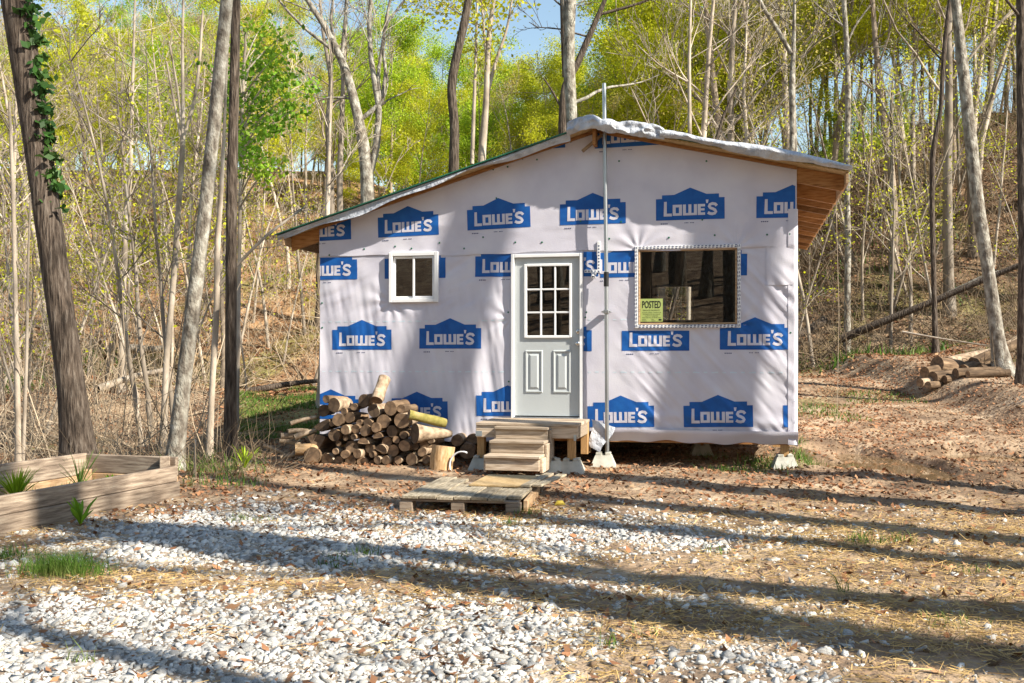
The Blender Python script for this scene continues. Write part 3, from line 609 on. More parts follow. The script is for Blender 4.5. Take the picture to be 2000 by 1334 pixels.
# antenna mast
mast = empty('antenna_mast', L2W(-1.665, -.15, h1(*L2W(-1.665, -.15)[:2])), -HA); tag(mast, 'galvanised steel mast pole standing against the wrapped wall beside the door', 'mast')
def rod(nm, pts, r, mt, parent, n=12): 
    tb = TB(); tb.tube(pts, r, n); o = obj(nm, tb.mesh(nm), mt, parent); return o
rod('lower_pole', [(0.012, 0, -.03), (0.0, 0, 2.25)], .026, M['steel'], mast); rod('coupling', [(0, 0, 2.24), (0, 0, 2.42)], .032, M['black'], mast); rod('upper_pole', [(0, 0, 2.40), (-.028, 0, 4.78)], .0245, M['steel'], mast)
cl = MB(); cl.box(-.06, .06, -.034, .10, 1.915, 1.930, .003); cl.box(-.035, .035, -.04, .04, 1.90, 1.945, .006); cl.build('clamp', M['steel'], mast)
# small camera on the wall
kc = empty('security_camera', L2W(-1.835, -.07, 2.42), -HA); tag(kc, 'tiny white security camera fixed to the wall beside the door', 'camera')
k = MB(); k.box(-.03, .03, -.015, .03, .02, .055, .006); k.build('mount', M['white'], kc); k = MB(); k.add(*disc([(.02, .024), (-.05, .026), (-.055, .022)], 14)); k.build('body', M['white'], kc, True, (0, 0, -.005)); k = MB(); k.add(*disc([(0, .012), (-.003, .011)], 12)); k.build('lens', M['black'], kc, False, (0, -.0555, -.005))
# string from the eave
sx, sz, st = wall(1604, 480); 
p = L2W(1.2, 1.0, 3.5); q = at(1601, 880, p.y-.1); o = rod('twine', [(p.x-.02, p.y, 3.42), (p.x+.01, p.y-.03, 2.0), (p.x-.03, p.y-.05, .15)], .003, M['string'], None, 5); tag(o, 'thin twine hanging down from the right eave', 'twine')

# ------------------------------------------------------------------ porch, steps, blocks, pallet
def gz_l(x, y): w = L2W(x, y); return h1(w.x, w.y)
porch = empty('porch_platform', L2W(-2.5, -.5, gz_l(-2.5, -.5)), -HA); tag(porch, 'small wooden landing on posts below the cabin door', 'landing')
gp = gz_l(-2.5, -.5); PX0, PX1 = -3.123+2.5, -1.887+2.5; PT = .62-gp
nb = 6
for i in range(nb):
    ya = -.5-.02+i*(.96/nb); MB().box(PX0, PX1+.004, ya, ya+.96/nb-.006, PT-.034, PT+.001*(i % 3), .004).build('deck_board', M['step'], porch)
MB().box(PX0, PX1, -.505, -.467, PT-.175, PT-.036, .003).build('rim_board', M['step'], porch); MB().box(PX1-.04, PX1-.002, -.465, .44, PT-.175, PT-.036, .003).build('rim_board', M['step'], porch); MB().box(PX0+.002, PX0+.04, -.465, .44, PT-.175, PT-.036, .003).build('rim_board', M['step'], porch)
for px, py in ((PX0+.045, -.41), (PX1-.09, -.41), (PX0+.09, .32), (PX1-.045, .32)):
    MB().box(px-.045, px+.045, py-.045, py+.045, .13, PT-.036 if py > 0 else PT-.04, .004).build('post', M['post'], porch)
MB().box(PX0-.004, PX0+.075, -.509, -.5055, PT-.16, PT-.10).build('tie_plate', M['tinplate'], porch); MB().box(PX1-.05, PX1-.02, -.509, -.5055, PT-.20, PT-.13).build('tie_plate', M['tinplate'], porch)
steps = empty('steps', L2W(-2.54, -1.1, gz_l(-2.5, -1.3)), -HA); tag(steps, 'three step wooden stair leading up to the landing', 'stairs')
gs = gz_l(-2.5, -1.3)
for k, (yf, zt) in enumerate(((-.02, .585), (-.27, .44), (-.52, .296))):
    zt -= gs; zb = [.44, .296, .12][k]-gs
    MB().box(-.325, .325, yf-.03, yf+.255, zt-.034, zt, .006).build('tread', M['step'], steps)
    MB().box(-.315, .31, yf, yf+.03, zb+.002, zt-.035, .004).build('riser', M['step'], steps)
for sx_ in (-.34, .312):
    for k, (yf, zt) in enumerate(((-.02, .585), (-.27, .44), (-.52, .296))): 
        MB().box(sx_, sx_+.034, yf+.03, yf+.245, .10-gs, zt-gs-.036, .004).build('stringer', M['step'], steps)
bk = MB()
v = []; f = []
prof = [(0, .155), (.02, .155), (.17, .10)]
for z, r in prof: v += [(-r, -r, z), (r, -r, z), (r, r, z), (-r, r, z)]
for k in range(2):
    for e in range(4): f.append((k*4+e, k*4+(e+1) % 4, k*4+4+(e+1) % 4, k*4+4+e))
# top with a cross slot: four raised lugs
bk.add(v, f+[(8, 9, 10, 11)])
for sx_ in (-1, 1):
    for sy in (-1, 1): 
        xa, xb = sorted((sx_*.022, sx_*.094)); ya, yb = sorted((sy*.022, sy*.094)); bk.box(xa, xb, ya, yb, .165, .205, .006)
bme = mesh('deck_block', bk.v, bk.f); bme.materials.append(M['concrete'])
def block(x, y, rz, label, dz=0, s=1.0):
    o = obj('deck_block', bme, None, None, L2W(x, y, gz_l(x, y)-.02+dz), (0, 0, -HA+rz)); o.scale = (s, s, s*.9); return tag(o, label, 'concrete block')
block(-3.07, -.92, .1, 'concrete pier block under the landing post beside the firewood')
block(-1.975, -.92, .05, 'pale concrete pier block under the front landing post beside the right of the steps')
block(-1.70, -.15, .1, 'concrete pier block at the foot of the steel mast')
block(-2.22, -.98, .5, 'concrete pier block tucked beside the stair stringer')
block(-2.22, -1.50, .2, 'small concrete block against the lowest step corner nearest the front landing post', -.09, .8)
block(-2.45, -1.66, .0, 'low concrete block half buried before the lowest step, beside the strand board panel', -.11, .7)
block(-2.98, -1.58, .0, 'low concrete block half buried at the firewood side of the lowest step', -.11, .7)
block(-2.78, -1.70, .1, 'low concrete block half buried before the middle of the lowest step', -.13, .65)
block(.50, .07, .1, 'concrete pier block under the corner post of the cabin beside the grass')
block(-.55, 1.4, .1, 'concrete pier block in the shade under the cabin floor')
for x, y in ((.50, .07), (-1.95, .12), (-.55, 1.4), (-3.6, 1.4), (.45, 1.6), (-5.3, .2)):
    g = gz_l(x, y); MB().box(x-.05, x+.05, y-.045, y+.045, g+.12, .332).build('pier_post', M['post'], cabin)
pal = empty('pallet', (-.49, 9.34, 0), R(-11)); tag(pal, 'old weathered pallet laid as a walkway before the steps', 'pallet')
pal.location.z = h1(-.49, 9.9)-.01
PW = .54
for i, (xa, xb, ya, yb, rz) in enumerate(((-.53, -.375, -.02, 1.45, 0), (-.366, -.205, -.02, 1.30, .004), (-.198, -.05, -.022, .9, -.003), (-.042, .115, -.02, .9, .004), (.122, .275, -.018, .9, 0), (.282, .43, -.02, 1.2, .003), (.445, .575, .06, 1.35, .03))):
    Mx = Matrix.Translation((0, 0, .004*math.sin(i*2.3))) @ Matrix.Rotation(rz, 4, 'Z')
    MB().box(xa, xb, ya, yb, .128, .158, .004, Mx).build('plank', M['pallet'], pal)
for ya in (-.0, .68, 1.22):
    MB().box(-.55, .56, ya, ya+.10, .104, .1265, .003).build('cross_board', M['grey_wood'], pal)
    for xa in (-.56, -.07, .44): MB().box(xa, xa+.125, ya-.004, ya+.13, 0, .1035, .005).build('pallet_block', M['grey_wood'], pal)
MB().box(-.55, .56, .0, .09, -.02, -.0005).build('bottom_board', M['grey_wood'], pal)
MB().box(.585, .625, .1, 1.2, .02, .12, .004, Matrix.Rotation(.06, 4, 'Z')).build('side_board', M['wood'], pal)
ob = MB().box(-.27, .27, 0, .78, 0, .014).build('strand_board_panel', M['osb'], None, False, (-.16, 9.98, h1(-.49, 9.9)+.154), (R(.8), 0, R(-13))); tag(ob, 'rough strand board panel lying on top of the pallet', 'board')
for k, (xa, ln, rz) in enumerate(((.19, 1.05, -15), (.30, .95, -18))):
    o = MB().box(-.045, .045, 0, ln, 0, .022, .003).build('loose_plank', M['pallet'], None, False, (xa-.06, 9.9+.02*k, h1(-.49, 9.9)+.16), (0, 0, R(rz))); tag(o, ('narrow loose plank lying against the strand board panel', 'narrow loose plank at the outer edge of the pallet')[k], 'plank')

o = rod('hose', [L2W(-3.28+.16*math.cos(a), -1.05, .10+.17*math.sin(a)) for a in np.linspace(1.2, 4.4, 14)], .011, M['white'], None, 8); tag(o, 'short loop of pale hose beside the landing post', 'hose')
p = at(1083, 983, 9.7); w_, f_ = tube([(0, 0, 0), (.03, 0, .018), (.07, .01, .02), (.10, .02, .0)], [.006, .026, .024, .008], 9); o = obj('yellow_scrap', npmesh('yellow_scrap', w_, f_, True), M['yellow'], None, (p[0], p[1], h1(p[0], p[1])+.005)); tag(o, 'small yellow plastic scrap lying in the leaves beside the pallet', 'scrap')
p = at(380, 930, 11.6); o = rod('pipe_stub', [(p[0], p[1], h1(p[0], p[1])-.05), (p[0]+.01, p[1], h1(p[0], p[1])+.42)], .014, M['steel'], None, 8); tag(o, 'thin grey pipe stub standing in weeds beside the garden bed', 'pipe')
# ------------------------------------------------------------------ timber garden bed on the left
A = Vector((-3.39, 10.36, 0)); dF = Vector((-.3, -.954, 0)).normalized(); dB = Vector((-.954, .3, 0)).normalized()
bed = empty('garden_bed', (A.x, A.y, h1(A.x, A.y)), 0); tag(bed, 'raised garden bed of weathered timber boards with weeds inside', 'garden bed')
def beam(p, d, ln, off, z0, z1, th, mt, nm='timber', tilt=0):
    return MB().box(0, ln, off, off+th, z0, z1, .008).build(nm, mt, bed, False, p-A, (0, 0, math.atan2(d.y, d.x)))
beam(A, dF, 3.6, -.04, .145, .30, .05, M['grey_wood'], tilt=.0); beam(A-dF*.02, dF, 3.6, -.025, -.1, .143, .05, M['grey_wood'])
beam(A+dF*.02, dB, 1.13, -.05, .20, .39, .05, M['grey_wood']); beam(A+dF*.02, dB, 1.13, -.045, -.1, .198, .05, M['wood'])
Bp = A+dB*1.14; beam(Bp, dF, 3.6, .0, .18, .40, .05, M['grey_wood']); beam(Bp, dF, 3.6, .004, -.1, .178, .05, M['wood'])
MB().box(-.05, .05, -.05, .05, -.05, .40, .006, Matrix.Translation(dF*.06+dB*.1) @ Matrix.Rotation(.3, 4, 'Z')).build('corner_post', M['grey_wood'], bed)
MB().box(-.05, .05, -.05, .05, -.05, .24, .006, Matrix.Translation(dF*.1+dB*1.02) @ Matrix.Rotation(.3, 4, 'Z')).build('corner_post', M['wood'], bed)
sv = [A+dF*a+dB*b for a, b in ((.06, .05), (3.5, .05), (3.5, 1.08), (.06, 1.08))]
MB().add([(p.x-A.x, p.y-A.y, .11) for p in sv], [(0, 3, 2, 1)]).build('bed_soil', M['soil'], bed)

# ------------------------------------------------------------------ firewood
def log_mesh(r, ln, seed, n=18, bend=0.0, oval=1.0, taper=1.0, shape='round'):
    ys = np.linspace(0, ln, 5); V = []; a = np.linspace(0, 2*np.pi, n, endpoint=False)
    rr = 1+.22*fbm(np.cos(a)*1.3+seed*3.7, np.sin(a)*1.3+seed*1.9, 3)
    if shape == 'half': prof = np.stack([np.cos(a)*rr, np.where(np.sin(a) < 0, np.sin(a)*.12, np.sin(a))*rr], 1)
    elif shape == 'wedge':
        q = np.linspace(0, 1, n, endpoint=False); prof = np.stack([np.interp(q, [0, .3, .65, 1], [-1, 1, .05, -1]), np.interp(q, [0, .12, .3, .65, 1], [.55, .85, .55, -1.05, .55])], 1)
    else: prof = np.stack([np.cos(a)*rr, np.sin(a)*rr*oval], 1)
    for k, y in enumerate(ys):
        t = y/ln; s = r*(1+(taper-1)*t)*(1+.05*math.sin(seed*5+k*2)); c = bend*t*t
        V += [(p[0]*s+c, y, p[1]*s) for p in prof]
    F = [(k*n+e, k*n+n+e, k*n+n+(e+1) % n, k*n+(e+1) % n) for k in range(4) for e in range(n)]
    bark = mesh('bark', V, F, shape == 'round')
    cap = mesh('cut_face', [(p[0]*r, 0, p[1]*r) for p in prof]+[(0, .004, 0)], [(e, (e+1) % n, n) for e in range(n)])
    s = r*taper*(1+.05*math.sin(seed*5+8)); back = mesh('cut_face', [(p[0]*s+bend, ln, p[1]*s) for p in prof]+[(bend, ln-.004, 0)], [((e+1) % n, e, n) for e in range(n)])
    return bark, cap, back
def add_log(name, loc, rot, r, ln, label, group, seed, mt='bark', cut='cut', **k):
    b, c, d = log_mesh(r, ln, seed, **k); o = obj(name, b, M[mt], None, loc, rot); obj('cut_face', c, M[cut], o); obj('cut_face', d, M[cut], o)
    return tag(o, label, 'log', group)
ZA = [(1045,330,50),(1150,410,88),(1020,480,78),(1275,490,45),(1410,432,50),(1535,350,82),(1665,482,88),(985,640,108,'half'),(1120,650,36),(1475,635,42),(1430,720,58),(1555,740,76),(1295,730,62),(1300,835,38),(1400,822,40),(1790,620,90),(1150,800,80),(1205,905,36),(1375,950,78),(1530,905,72,'half'),(1610,970,60),(1165,1010,40),(1450,1040,58),(920,890,125,'wedge'),(860,1075,112),(1065,1130,90),(1210,1140,62),(1360,1130,76),(1515,1150,70),(1640,1165,38),(1715,1125,52),(1825,1125,58),(1290,1050,56),(1840,890,65),(1720,830,62,'half'),(1640,1050,42),(1760,1010,82,'half'),(1690,700,62),(1200,600,80),(1350,570,72),(1590,640,60)]
ZB = [(415,450,90),(555,455,58),(320,620,0),(435,750,76),(600,940,80),(735,950,46),(850,925,60),(830,1020,60),(515,1125,52),(690,1115,82),(880,1120,54),(450,1000,76),(490,860,46),(940,868,42),(585,800,50),(330,990,60)]
GW = 'firewood logs stacked against the cabin wall'
LB = 'round brown firewood log in the heap stacked against the wrapped wall'
sc6 = 6.671; ln_i = 0
def pile(zx, zy, r, ox, shape='round'):
    global ln_i
    if r == 0: return
    ln_i += 1; u, v = ox+zx/sc6, 730+zy/sc6; dy = -.72+random.uniform(-.05, .07)+(.05 if v < 810 else 0)
    x, z, t = wall(u, v, dy); rad = r/sc6*t/FPX*1.04
    LB = ('slim ' if rad < .065 else 'thick ' if rad > .088 else 'middling ')+'round firewood log in the '+('top courses' if v < 812 else 'bottom course' if v > 880 else 'middle courses')+' of the wall heap, '+('firewood end' if u < 640 else 'cabin corner side' if u < 720 else 'landing side')
    LB = LB.replace('firewood end', 'open end')
    lab = LB if shape == 'round' else ('half round split firewood log showing pale wood in the wall heap' if shape == 'half' else 'wedge shaped split log near the open end of the heap')
    add_log('firewood_log', L2W(x, dy, z), (R(random.uniform(-4, 4)), R(random.uniform(-180, 180)) if shape == 'round' else R(random.uniform(-25, 25)+(160 if zx % 2 else 0)) if shape == 'half' else 0, -HA+R(random.uniform(-11, 6))), rad, random.uniform(.42, .56), lab, GW, ln_i*1.37,
            mt=random.choice(['bark', 'bark', 'barkpale']) if rad < .1 else 'bark', shape=shape, oval=random.uniform(.85, 1.0), bend=random.uniform(-.03, .03), taper=random.uniform(.85, 1.05), cut='cut')
for e in ZA: pile(e[0], e[1], e[2], 480, e[3] if len(e) > 3 else 'round')
for e in ZB: pile(e[0], e[1], e[2], 700)
# special pieces of the heap
def special(zx, zy, r, ox, dy, ln, rx, rz, label, mt, seed, **k):
    u, v = ox+zx/sc6, 730+zy/sc6; x, z, t = wall(u, v, dy); return add_log('firewood_log', L2W(x, dy, z), (R(rx), 0, -HA+R(rz)), r/sc6*t/FPX, ln, label, None, seed, mt, **k)
special(1705, 345, 80, 480, -.72, .36, 48, -4, 'pale barked log propped upward on top of the firewood heap', 'barkpale', 5)
special(655, 530, 62, 700, -.75, .5, -14, -55, 'mossy log lying across the sloping end of the firewood heap', 'moss', 8)
special(735, 775, 138, 700, -.80, .5, -3, -48, 'largest firewood log, its bark tapering back beside the chopping block', 'barkpale', 13, oval=.92, taper=.35)
special(560, 612, 100, 700, -.74, .45, 2, 0, 'firewood log with dark rotted hollow centre below the mossy one', 'barkpale', 17, cut='cut')
hx, hz, ht = wall(700+570/sc6, 730+620/sc6, -.745)
special(1285, 870, 76, 700, -.35, .4, 0, 5, 'lone round log on the ground between heap and landing', 'barkpale', 21)
special(1420, 1010, 100, 700, -.5, .4, 0, 12, 'dark round log half hidden behind the landing post', 'bark', 23)
special(1480, 860, 72, 700, -.2, .3, 0, 10, 'dark round log at the back beside the landing', 'bark', 25)
x, z, t = wall(700+1075/sc6, 905, -.95)
w = L2W(x, -.95); zg = h1(w.x, w.y)
add_log('chopping_block', (w.x, w.y, zg-.02), (R(90-6), R(5), -HA), .145, .30, 'upright pale chopping block stump at the end of the heap', None, 31, 'split', 'cut')
special(640, 985, 74, 480, -.75, .3, 0, -62, 'orange brown log lying sideways at the low end of the heap', 'split', 33)
for k, (zx, zy, dz, ln, rr) in enumerate(((690, 650, -25, .34, 30), (660, 755, -5, .26, 34), (560, 810, 10, .24, 40), (540, 870, 20, .3, 36), (740, 830, -30, .3, 40), (330, 930, 40, .4, 26), (560, 1090, -10, .5, 30))):
    u, v = 480+(zx-110)/sc6, 730+zy/sc6; x, z, t = wall(u, v, -.72)
    w = L2W(x, -.72, z); tb = TB(); d = np.array((math.cos(R(dz))*.9, .25, math.sin(R(-dz)*.5))); d /= np.linalg.norm(d); P = [np.array((0, 0, 0))+d*ln*q+np.array((0, .02*math.sin(q*3), .008*math.sin(q*4))) for q in np.linspace(0, 1, 6)]
    tb.tube(P, np.linspace(rr/sc6*t/FPX, rr/sc6*t/FPX*.75, 6), 9); o = obj('branch_wood', tb.mesh('branch_wood'), M['barkpale'], None, w)
    tag(o, 'short cut branch piece lying at the low end of the firewood heap', 'branch', 'cut branch pieces beside the heap')
# log heap on the bank at the right
GL = 'cut logs on the bank at the right'
for k, (u, v, t, ln, rz, r, ry, mt) in enumerate(((1806, 728, 20.6, 1.6, -62, .12, 6, 'bark'), (1822, 738, 20.4, 1.5, -66, .13, 3, 'bark'), (1797, 748, 20.3, 1.4, -58, .085, 3, 'barkpale'), (1830, 712, 20.8, 1.3, -64, .17, -8, 'bark'), (1866, 736, 20.3, 1.3, -80, .12, 2, 'bark'), (1850, 707, 21.2, 1.6, -70, .11, 9, 'barkpale'), (1900, 708, 21.0, 1.4, -68, .11, 17, 'bark'), (1845, 741, 20.3, 1.0, -75, .08, 0, 'bark'), (1882, 722, 20.8, 1.3, -60, .09, 12, 'bark'), (1915, 722, 20.6, 1.1, -72, .10, 4, 'bark'), (1812, 752, 20.1, .9, -50, .07, 0, 'bark'), (1925, 700, 21.2, 1.2, -66, .10, 22, 'barkpale'), (1890, 745, 20.1, .9, -80, .075, 2, 'bark'), (1858, 722, 20.9, 1.1, -55, .085, 10, 'bark'))):
    p = at(u, v, t); g = h1(p[0], p[1]); p[2] = max(p[2], g+r*.8)
    add_log('cut_log', p, (R(ry), 0, R(rz)), r, ln, 'cut grey brown log in the loose pile at the foot of the leaning tree', GL, 41+k*1.3, mt)

# ------------------------------------------------------------------ trees
def grow(tb, p, d, ln, r, lev, tips, spread=.7, kids=(6, 4, 3), upb=.25, nseg=6, wig=.12, r_min=.006):
    n = nseg if lev < 2 else 4; P = [np.array(p, float)]; d = np.array(d, float); seg = ln/(n-1)
    for i in range(n-1):
        d = d+rng.normal(0, wig, 3)+np.array((0, 0, upb*.25)); d /= np.linalg.norm(d); P.append(P[-1]+d*seg)
    P = np.array(P); rad = np.linspace(r, max(r*.35, r_min), n); tb.tube(P, rad, 5 if r > .03 else 3)
    tips.append(P[-1]); 
    if lev >= 1: tips.append(P[n//2])
    if lev < len(kids):
        for k in range(kids[lev]):
            t = rng.uniform(.25, 1); i = min(int(t*(n-1)), n-2); q = P[i]+(P[i+1]-P[i])*(t*(n-1)-i)
            ax = rng.normal(0, 1, 3); ax -= ax.dot(d)*d; ax /= np.linalg.norm(ax)+1e-9; a = rng.uniform(.5, 1.1)*spread
            dd = d*math.cos(a)+ax*math.sin(a); dd[2] += upb*.3
            grow(tb, q, dd/np.linalg.norm(dd), ln*rng.uniform(.4, .65)*(1.1-.35*t), max(r*.5*(1-.4*t), r_min), lev+1, tips, spread, kids, upb, nseg, wig, r_min)
def leaves(centers, per, rad, size, name, clump=False):
    C0 = np.array(centers)
    if clump: C0 = C0[vnoise(C0[:, 0]*.75+C0[:, 2]*.55+50, C0[:, 1]*.75-C0[:, 2]*.6+50) > .36]
    C = np.repeat(C0, per, 0); n = len(C); 
    P = C+rng.normal(0, rad, (n, 3))*np.array((1, 1, .75))
    a = rng.normal(0, 1, (n, 3)); a /= np.linalg.norm(a, axis=1)[:, None]; b = np.cross(a, rng.normal(0, 1, (n, 3))); b /= np.linalg.norm(b, axis=1)[:, None]
    s = size*rng.uniform(.55, 1.3, (n, 1)); V = np.stack([P-a*s*.6, P+b*s*.36, P+a*s*.6, P-b*s*.36], 1).reshape(-1, 3)
    return npmesh(name, V, np.arange(4*n).reshape(n, 4))
class Proto: pass
def proto(hgt, r0, first, nb, kids, per, lrad, lsize, bark, leaf, lean=0, spread=.8, fork=False, blen=.28, upb=.3):
    """tree meshes around the origin: trunk (with limbs), crown"""
    pr = Proto(); tb = TB(); P = [np.array((0, 0, -.4))]; d = np.array((lean, lean*.4, 1.)); n = 12
    for i in range(n-1): d = d+rng.normal(0, .045, 3)*np.array((1, 1, 0)); dd = d/np.linalg.norm(d); P.append(P[-1]+dd*(hgt+.4)/(n-1))
    P = np.array(P); rad = r0*(1-.88*np.linspace(0, 1, n)**1.1); rad[0] *= 1.5; tb.tube(P, rad, 8, wob=.08)
    tr = tb.mesh('trunk'); tips = []; bb = TB()
    for k in range(nb):
        t = first+(1-first)*(k+rng.random())/nb; t = min(t, .985); f = t*(n-1); i = min(int(f), n-2); q = P[i]+(P[i+1]-P[i])*(f-i); a = k*2.4+rng.uniform(-.5, .5); el = rng.uniform(.35, 1.0)
        dd = np.array((math.cos(a)*math.cos(el), math.sin(a)*math.cos(el), math.sin(el)))
        grow(bb, q, dd, hgt*blen*rng.uniform(.6, 1.15)*(1.25-.7*t), max(rad[i]*.42, .012), 0, tips, spread, kids, upb)
    tips.append(P[-1])
    pr.trunk = tr; tr.materials.append(M[bark]); pr.limbs = bb.mesh('limbs'); pr.limbs.materials.append(M[bark])
    pr.crown = None
    if per: pr.crown = leaves(tips, per, lrad, lsize, 'crown', True); pr.crown.materials.append(M[leaf])
    return pr
def place(pr, name, loc, rz, s, label, cat, group, leaf=True):
    e = empty(name, loc, rz); e.scale = (s, s, s); obj('trunk', pr.trunk, None, e); obj('limbs', pr.limbs, None, e)
    if pr.crown and leaf: obj('crown', pr.crown, None, e)
    return tag(e, label, cat, group)
KY = [proto(13, .12, .34, 14, (5, 3), 44, .36, .10, 'pale_bark', 'leafY') for _ in range(3)]
KG = [proto(13, .12, .34, 14, (5, 3), 44, .35, .10, 'mid_bark', 'leafG') for _ in range(2)]
KO = [proto(14, .12, .40, 14, (5, 4), 9, .28, .075, 'pale_bark', 'leafO') for _ in range(2)]
KB = [proto(14, .15, .38, 14, (5, 4, 2), 0, 0, 0, 'pale_bark', None, lean=.04), proto(15, .16, .42, 12, (5, 4, 2), 0, 0, 0, 'mid_bark', None)]
KS = [proto(6.5, .045, .25, 9, (4, 2), 2, .20, .06, 'pale_bark', 'leafY', lean=ln_, blen=.22) for ln_ in (.05, .25, -.2)]
KM = [proto(5.5, .05, .15, 16, (5, 3), 14, .28, .10, 'mid_bark', 'leafG', blen=.3) for _ in range(1)]
LAB = {'Y': ('slender pale tree with yellow green leaves on the slope', 'yellow green trees on the slope'), 'G': ('fuller tree with mid green leaves on the slope', 'green trees on the slope'), 'O': ('tree with tan budding twigs on the slope', 'budding trees on the slope'),
       'B': ('tall leafless grey tree on the slope', 'leafless trees on the slope'), 'S': ('thin pale sapling on the slope', 'saplings on the slope'), 'M': ('low bushy green tree on the slope', 'low green trees on the slope')}
KIND = {'Y': KY, 'G': KG, 'O': KO, 'B': KB, 'S': KS, 'M': KM}
pts = []
def where(x, y):
    q = x/y; a = ', behind the garden bed' if q < -.36 else ', beyond the firewood heap' if q < -.19 else ', above the long roof slope' if q < -.03 else ', behind the roof ridge' if q < .09 else ', above the short roof slope' if q < .27 else ', beyond the eave' if q < .38 else ', beyond the cut log pile'
    return (', upslope' if y > 46 else '')+a
def house_zone(x, y): 
    dx, dy = x-HO.x, y-HO.y; lx = dx*math.cos(HA)-dy*math.sin(HA); ly = dx*math.sin(HA)+dy*math.cos(HA); return XL-1.2 < lx < XR+2.2 and -4 < ly < YB+1.2
def scatter(n, kinds, ymin, ymax, qmin, qmax, mind, smin, smax, pw=1.0, keep=None):
    c = 0; tries = 0
    while c < n and tries < n*40:
        tries += 1; y = ymin+(ymax-ymin)*random.random()**pw; q = random.uniform(qmin, qmax); x = q*y
        if house_zone(x, y) or (keep and not keep(x, y, q)): continue
        if any((x-a)**2+(y-b)**2 < mind*mind for a, b in pts[-400:]): continue
        pts.append((x, y)); k = random.choice(kinds); pr = random.choice(KIND[k]); s = random.uniform(smin, smax)
        nm = {'Y': 'leafing_tree', 'G': 'green_tree', 'O': 'budding_tree', 'B': 'bare_tree', 'S': 'sapling', 'M': 'understorey_tree'}[k]
        place(pr, nm, (x, y, h1(x, y)-.05), random.uniform(0, 6.28), s, LAB[k][0]+where(x, y), 'sapling' if k == 'S' else 'tree', LAB[k][1]); c += 1
scatter(22, 'BBBO', 28, 44, -.60, -.17, 1.5, .5, .85)
scatter(16, 'OYY', 36, 46, -.60, .12, 1.6, .5, .7)
scatter(112, 'YYYYYGG', 44, 76, -.60, .20, 1.2, .52, .80, pw=.8)
scatter(20, 'BBBO', 28, 40, .17, .60, 1.4, .8, 1.15)
scatter(16, 'OYY', 36, 46, .12, .60, 1.5, .75, 1.0)
scatter(52, 'YYGYG', 43, 62, .10, .62, 1.4, .75, 1.1)
scatter(70, 'S', 17, 42, -.60, -.17, .55, .7, 1.4, keep=lambda x, y, q: q < -.32 or y > 29)
scatter(46, 'S', 27, 42, .20, .58, .6, .7, 1.4)
scatter(30, 'M', 48, 74, -.58, .12, 1.2, .7, 1.3); scatter(40, 'YYG', 44, 72, -.60, .16, .9, .28, .44); scatter(6, 'M', 32, 45, .3, .55, 1.2, .35, .6)

# individually modelled trees: trunk through pixel marks at a chosen distance
def near_tree(name, t, marks, label, bark='grey_bark', sides=16, top=None, limbs=10, kids=(4, 3, 2), branches=(), grounded=True, leafp=None, lsplit=.0, wob=.10, llen=2.6):
    P = [at(u, v, t) for u, v, w in marks]; w = [m[2]/2*t/FPX for m in marks]
    bx, by = P[0][0], P[0][1]; g = h1(bx, by)
    if grounded:
        if P[0][2] > g-.1:
            q = P[1]-P[0]; k = (g-.25-P[0][2])/q[2] if abs(q[2]) > .1 else 0; P.insert(0, P[0]+q*k); w.insert(0, w[0]*1.12)
    if top:                                                                # carry on above the frame
        d = P[-1]-P[-2]; d /= np.linalg.norm(d); 
        for k in range(1, 4): P.append(P[-1]+(d*.8+np.array((0, 0, .2)))*top/3); w.append(w[-1]*(.72 if k < 3 else .4))
    root = empty(name, (P[0][0], P[0][1], g)); o0 = np.array((P[0][0], P[0][1], g))
    d = np.r_[0, np.cumsum(np.linalg.norm(np.diff(np.array(P), axis=0), axis=1))]; n = max(14, int(d[-1]/.18)); q = np.linspace(0, d[-1], n)
    Q = smooth_path(P, n)-o0; rad = np.interp(q, d, w); 
    if grounded: rad = rad*(1+.6*np.exp(-np.maximum(Q[:, 2], 0)/.3))
    tb = TB(); tb.tube(Q, rad, sides, wob=wob); obj('trunk', tb.mesh('trunk'), M[bark], root)
    bb = TB(); tips = []
    for br in branches:                                                    # drawn limbs: list of (u,v,w,dt)
        BP = [at(u, v, t+(x[0] if x else 0)) for u, v, bw, *x in br]; bw = [b[2]/2*t/FPX for b in br]; m_ = max(6, len(BP)*4)
        dd = np.r_[0, np.cumsum(np.linalg.norm(np.diff(np.array(BP), axis=0), axis=1))]
        BQ = smooth_path(BP, m_)-o0; bb.tube(BQ, np.interp(np.linspace(0, dd[-1], m_), dd, bw), 8, wob=.06)
        for k in range(max(2, int(dd[-1]*1.6))):
            i = rng.integers(m_//3, m_-1); dv = BQ[min(i+1, m_-1)]-BQ[i]; dv = dv/np.linalg.norm(dv)+rng.normal(0, .55, 3); dv /= np.linalg.norm(dv)
            grow(bb, BQ[i], dv, rng.uniform(.5, 1.4), max(bw[-1]*.4, .008), 1, tips, .7, (3, 3, 2), .2, r_min=.004)
    H0 = Q[-1][2]
    for k in range(limbs):
        f = rng.uniform(.62, .99); i = int(f*(n-1)); a = rng.uniform(0, 6.28); el = rng.uniform(.3, 1.1); dv = np.array((math.cos(a)*math.cos(el), math.sin(a)*math.cos(el), math.sin(el)))
        grow(bb, Q[i], dv, llen*rng.uniform(.5, 1.2), max(rad[i]*.4, .012), 0, tips, .75, kids, .25, r_min=.005)
    if bb.n: obj('limbs', bb.mesh('limbs'), M[bark], root)
    if leafp: obj('crown', leaves(tips, *leafp[1:], 'crown'), M[leafp[0]], root)
    return tag(root, label, 'tree'), Q+o0, rad
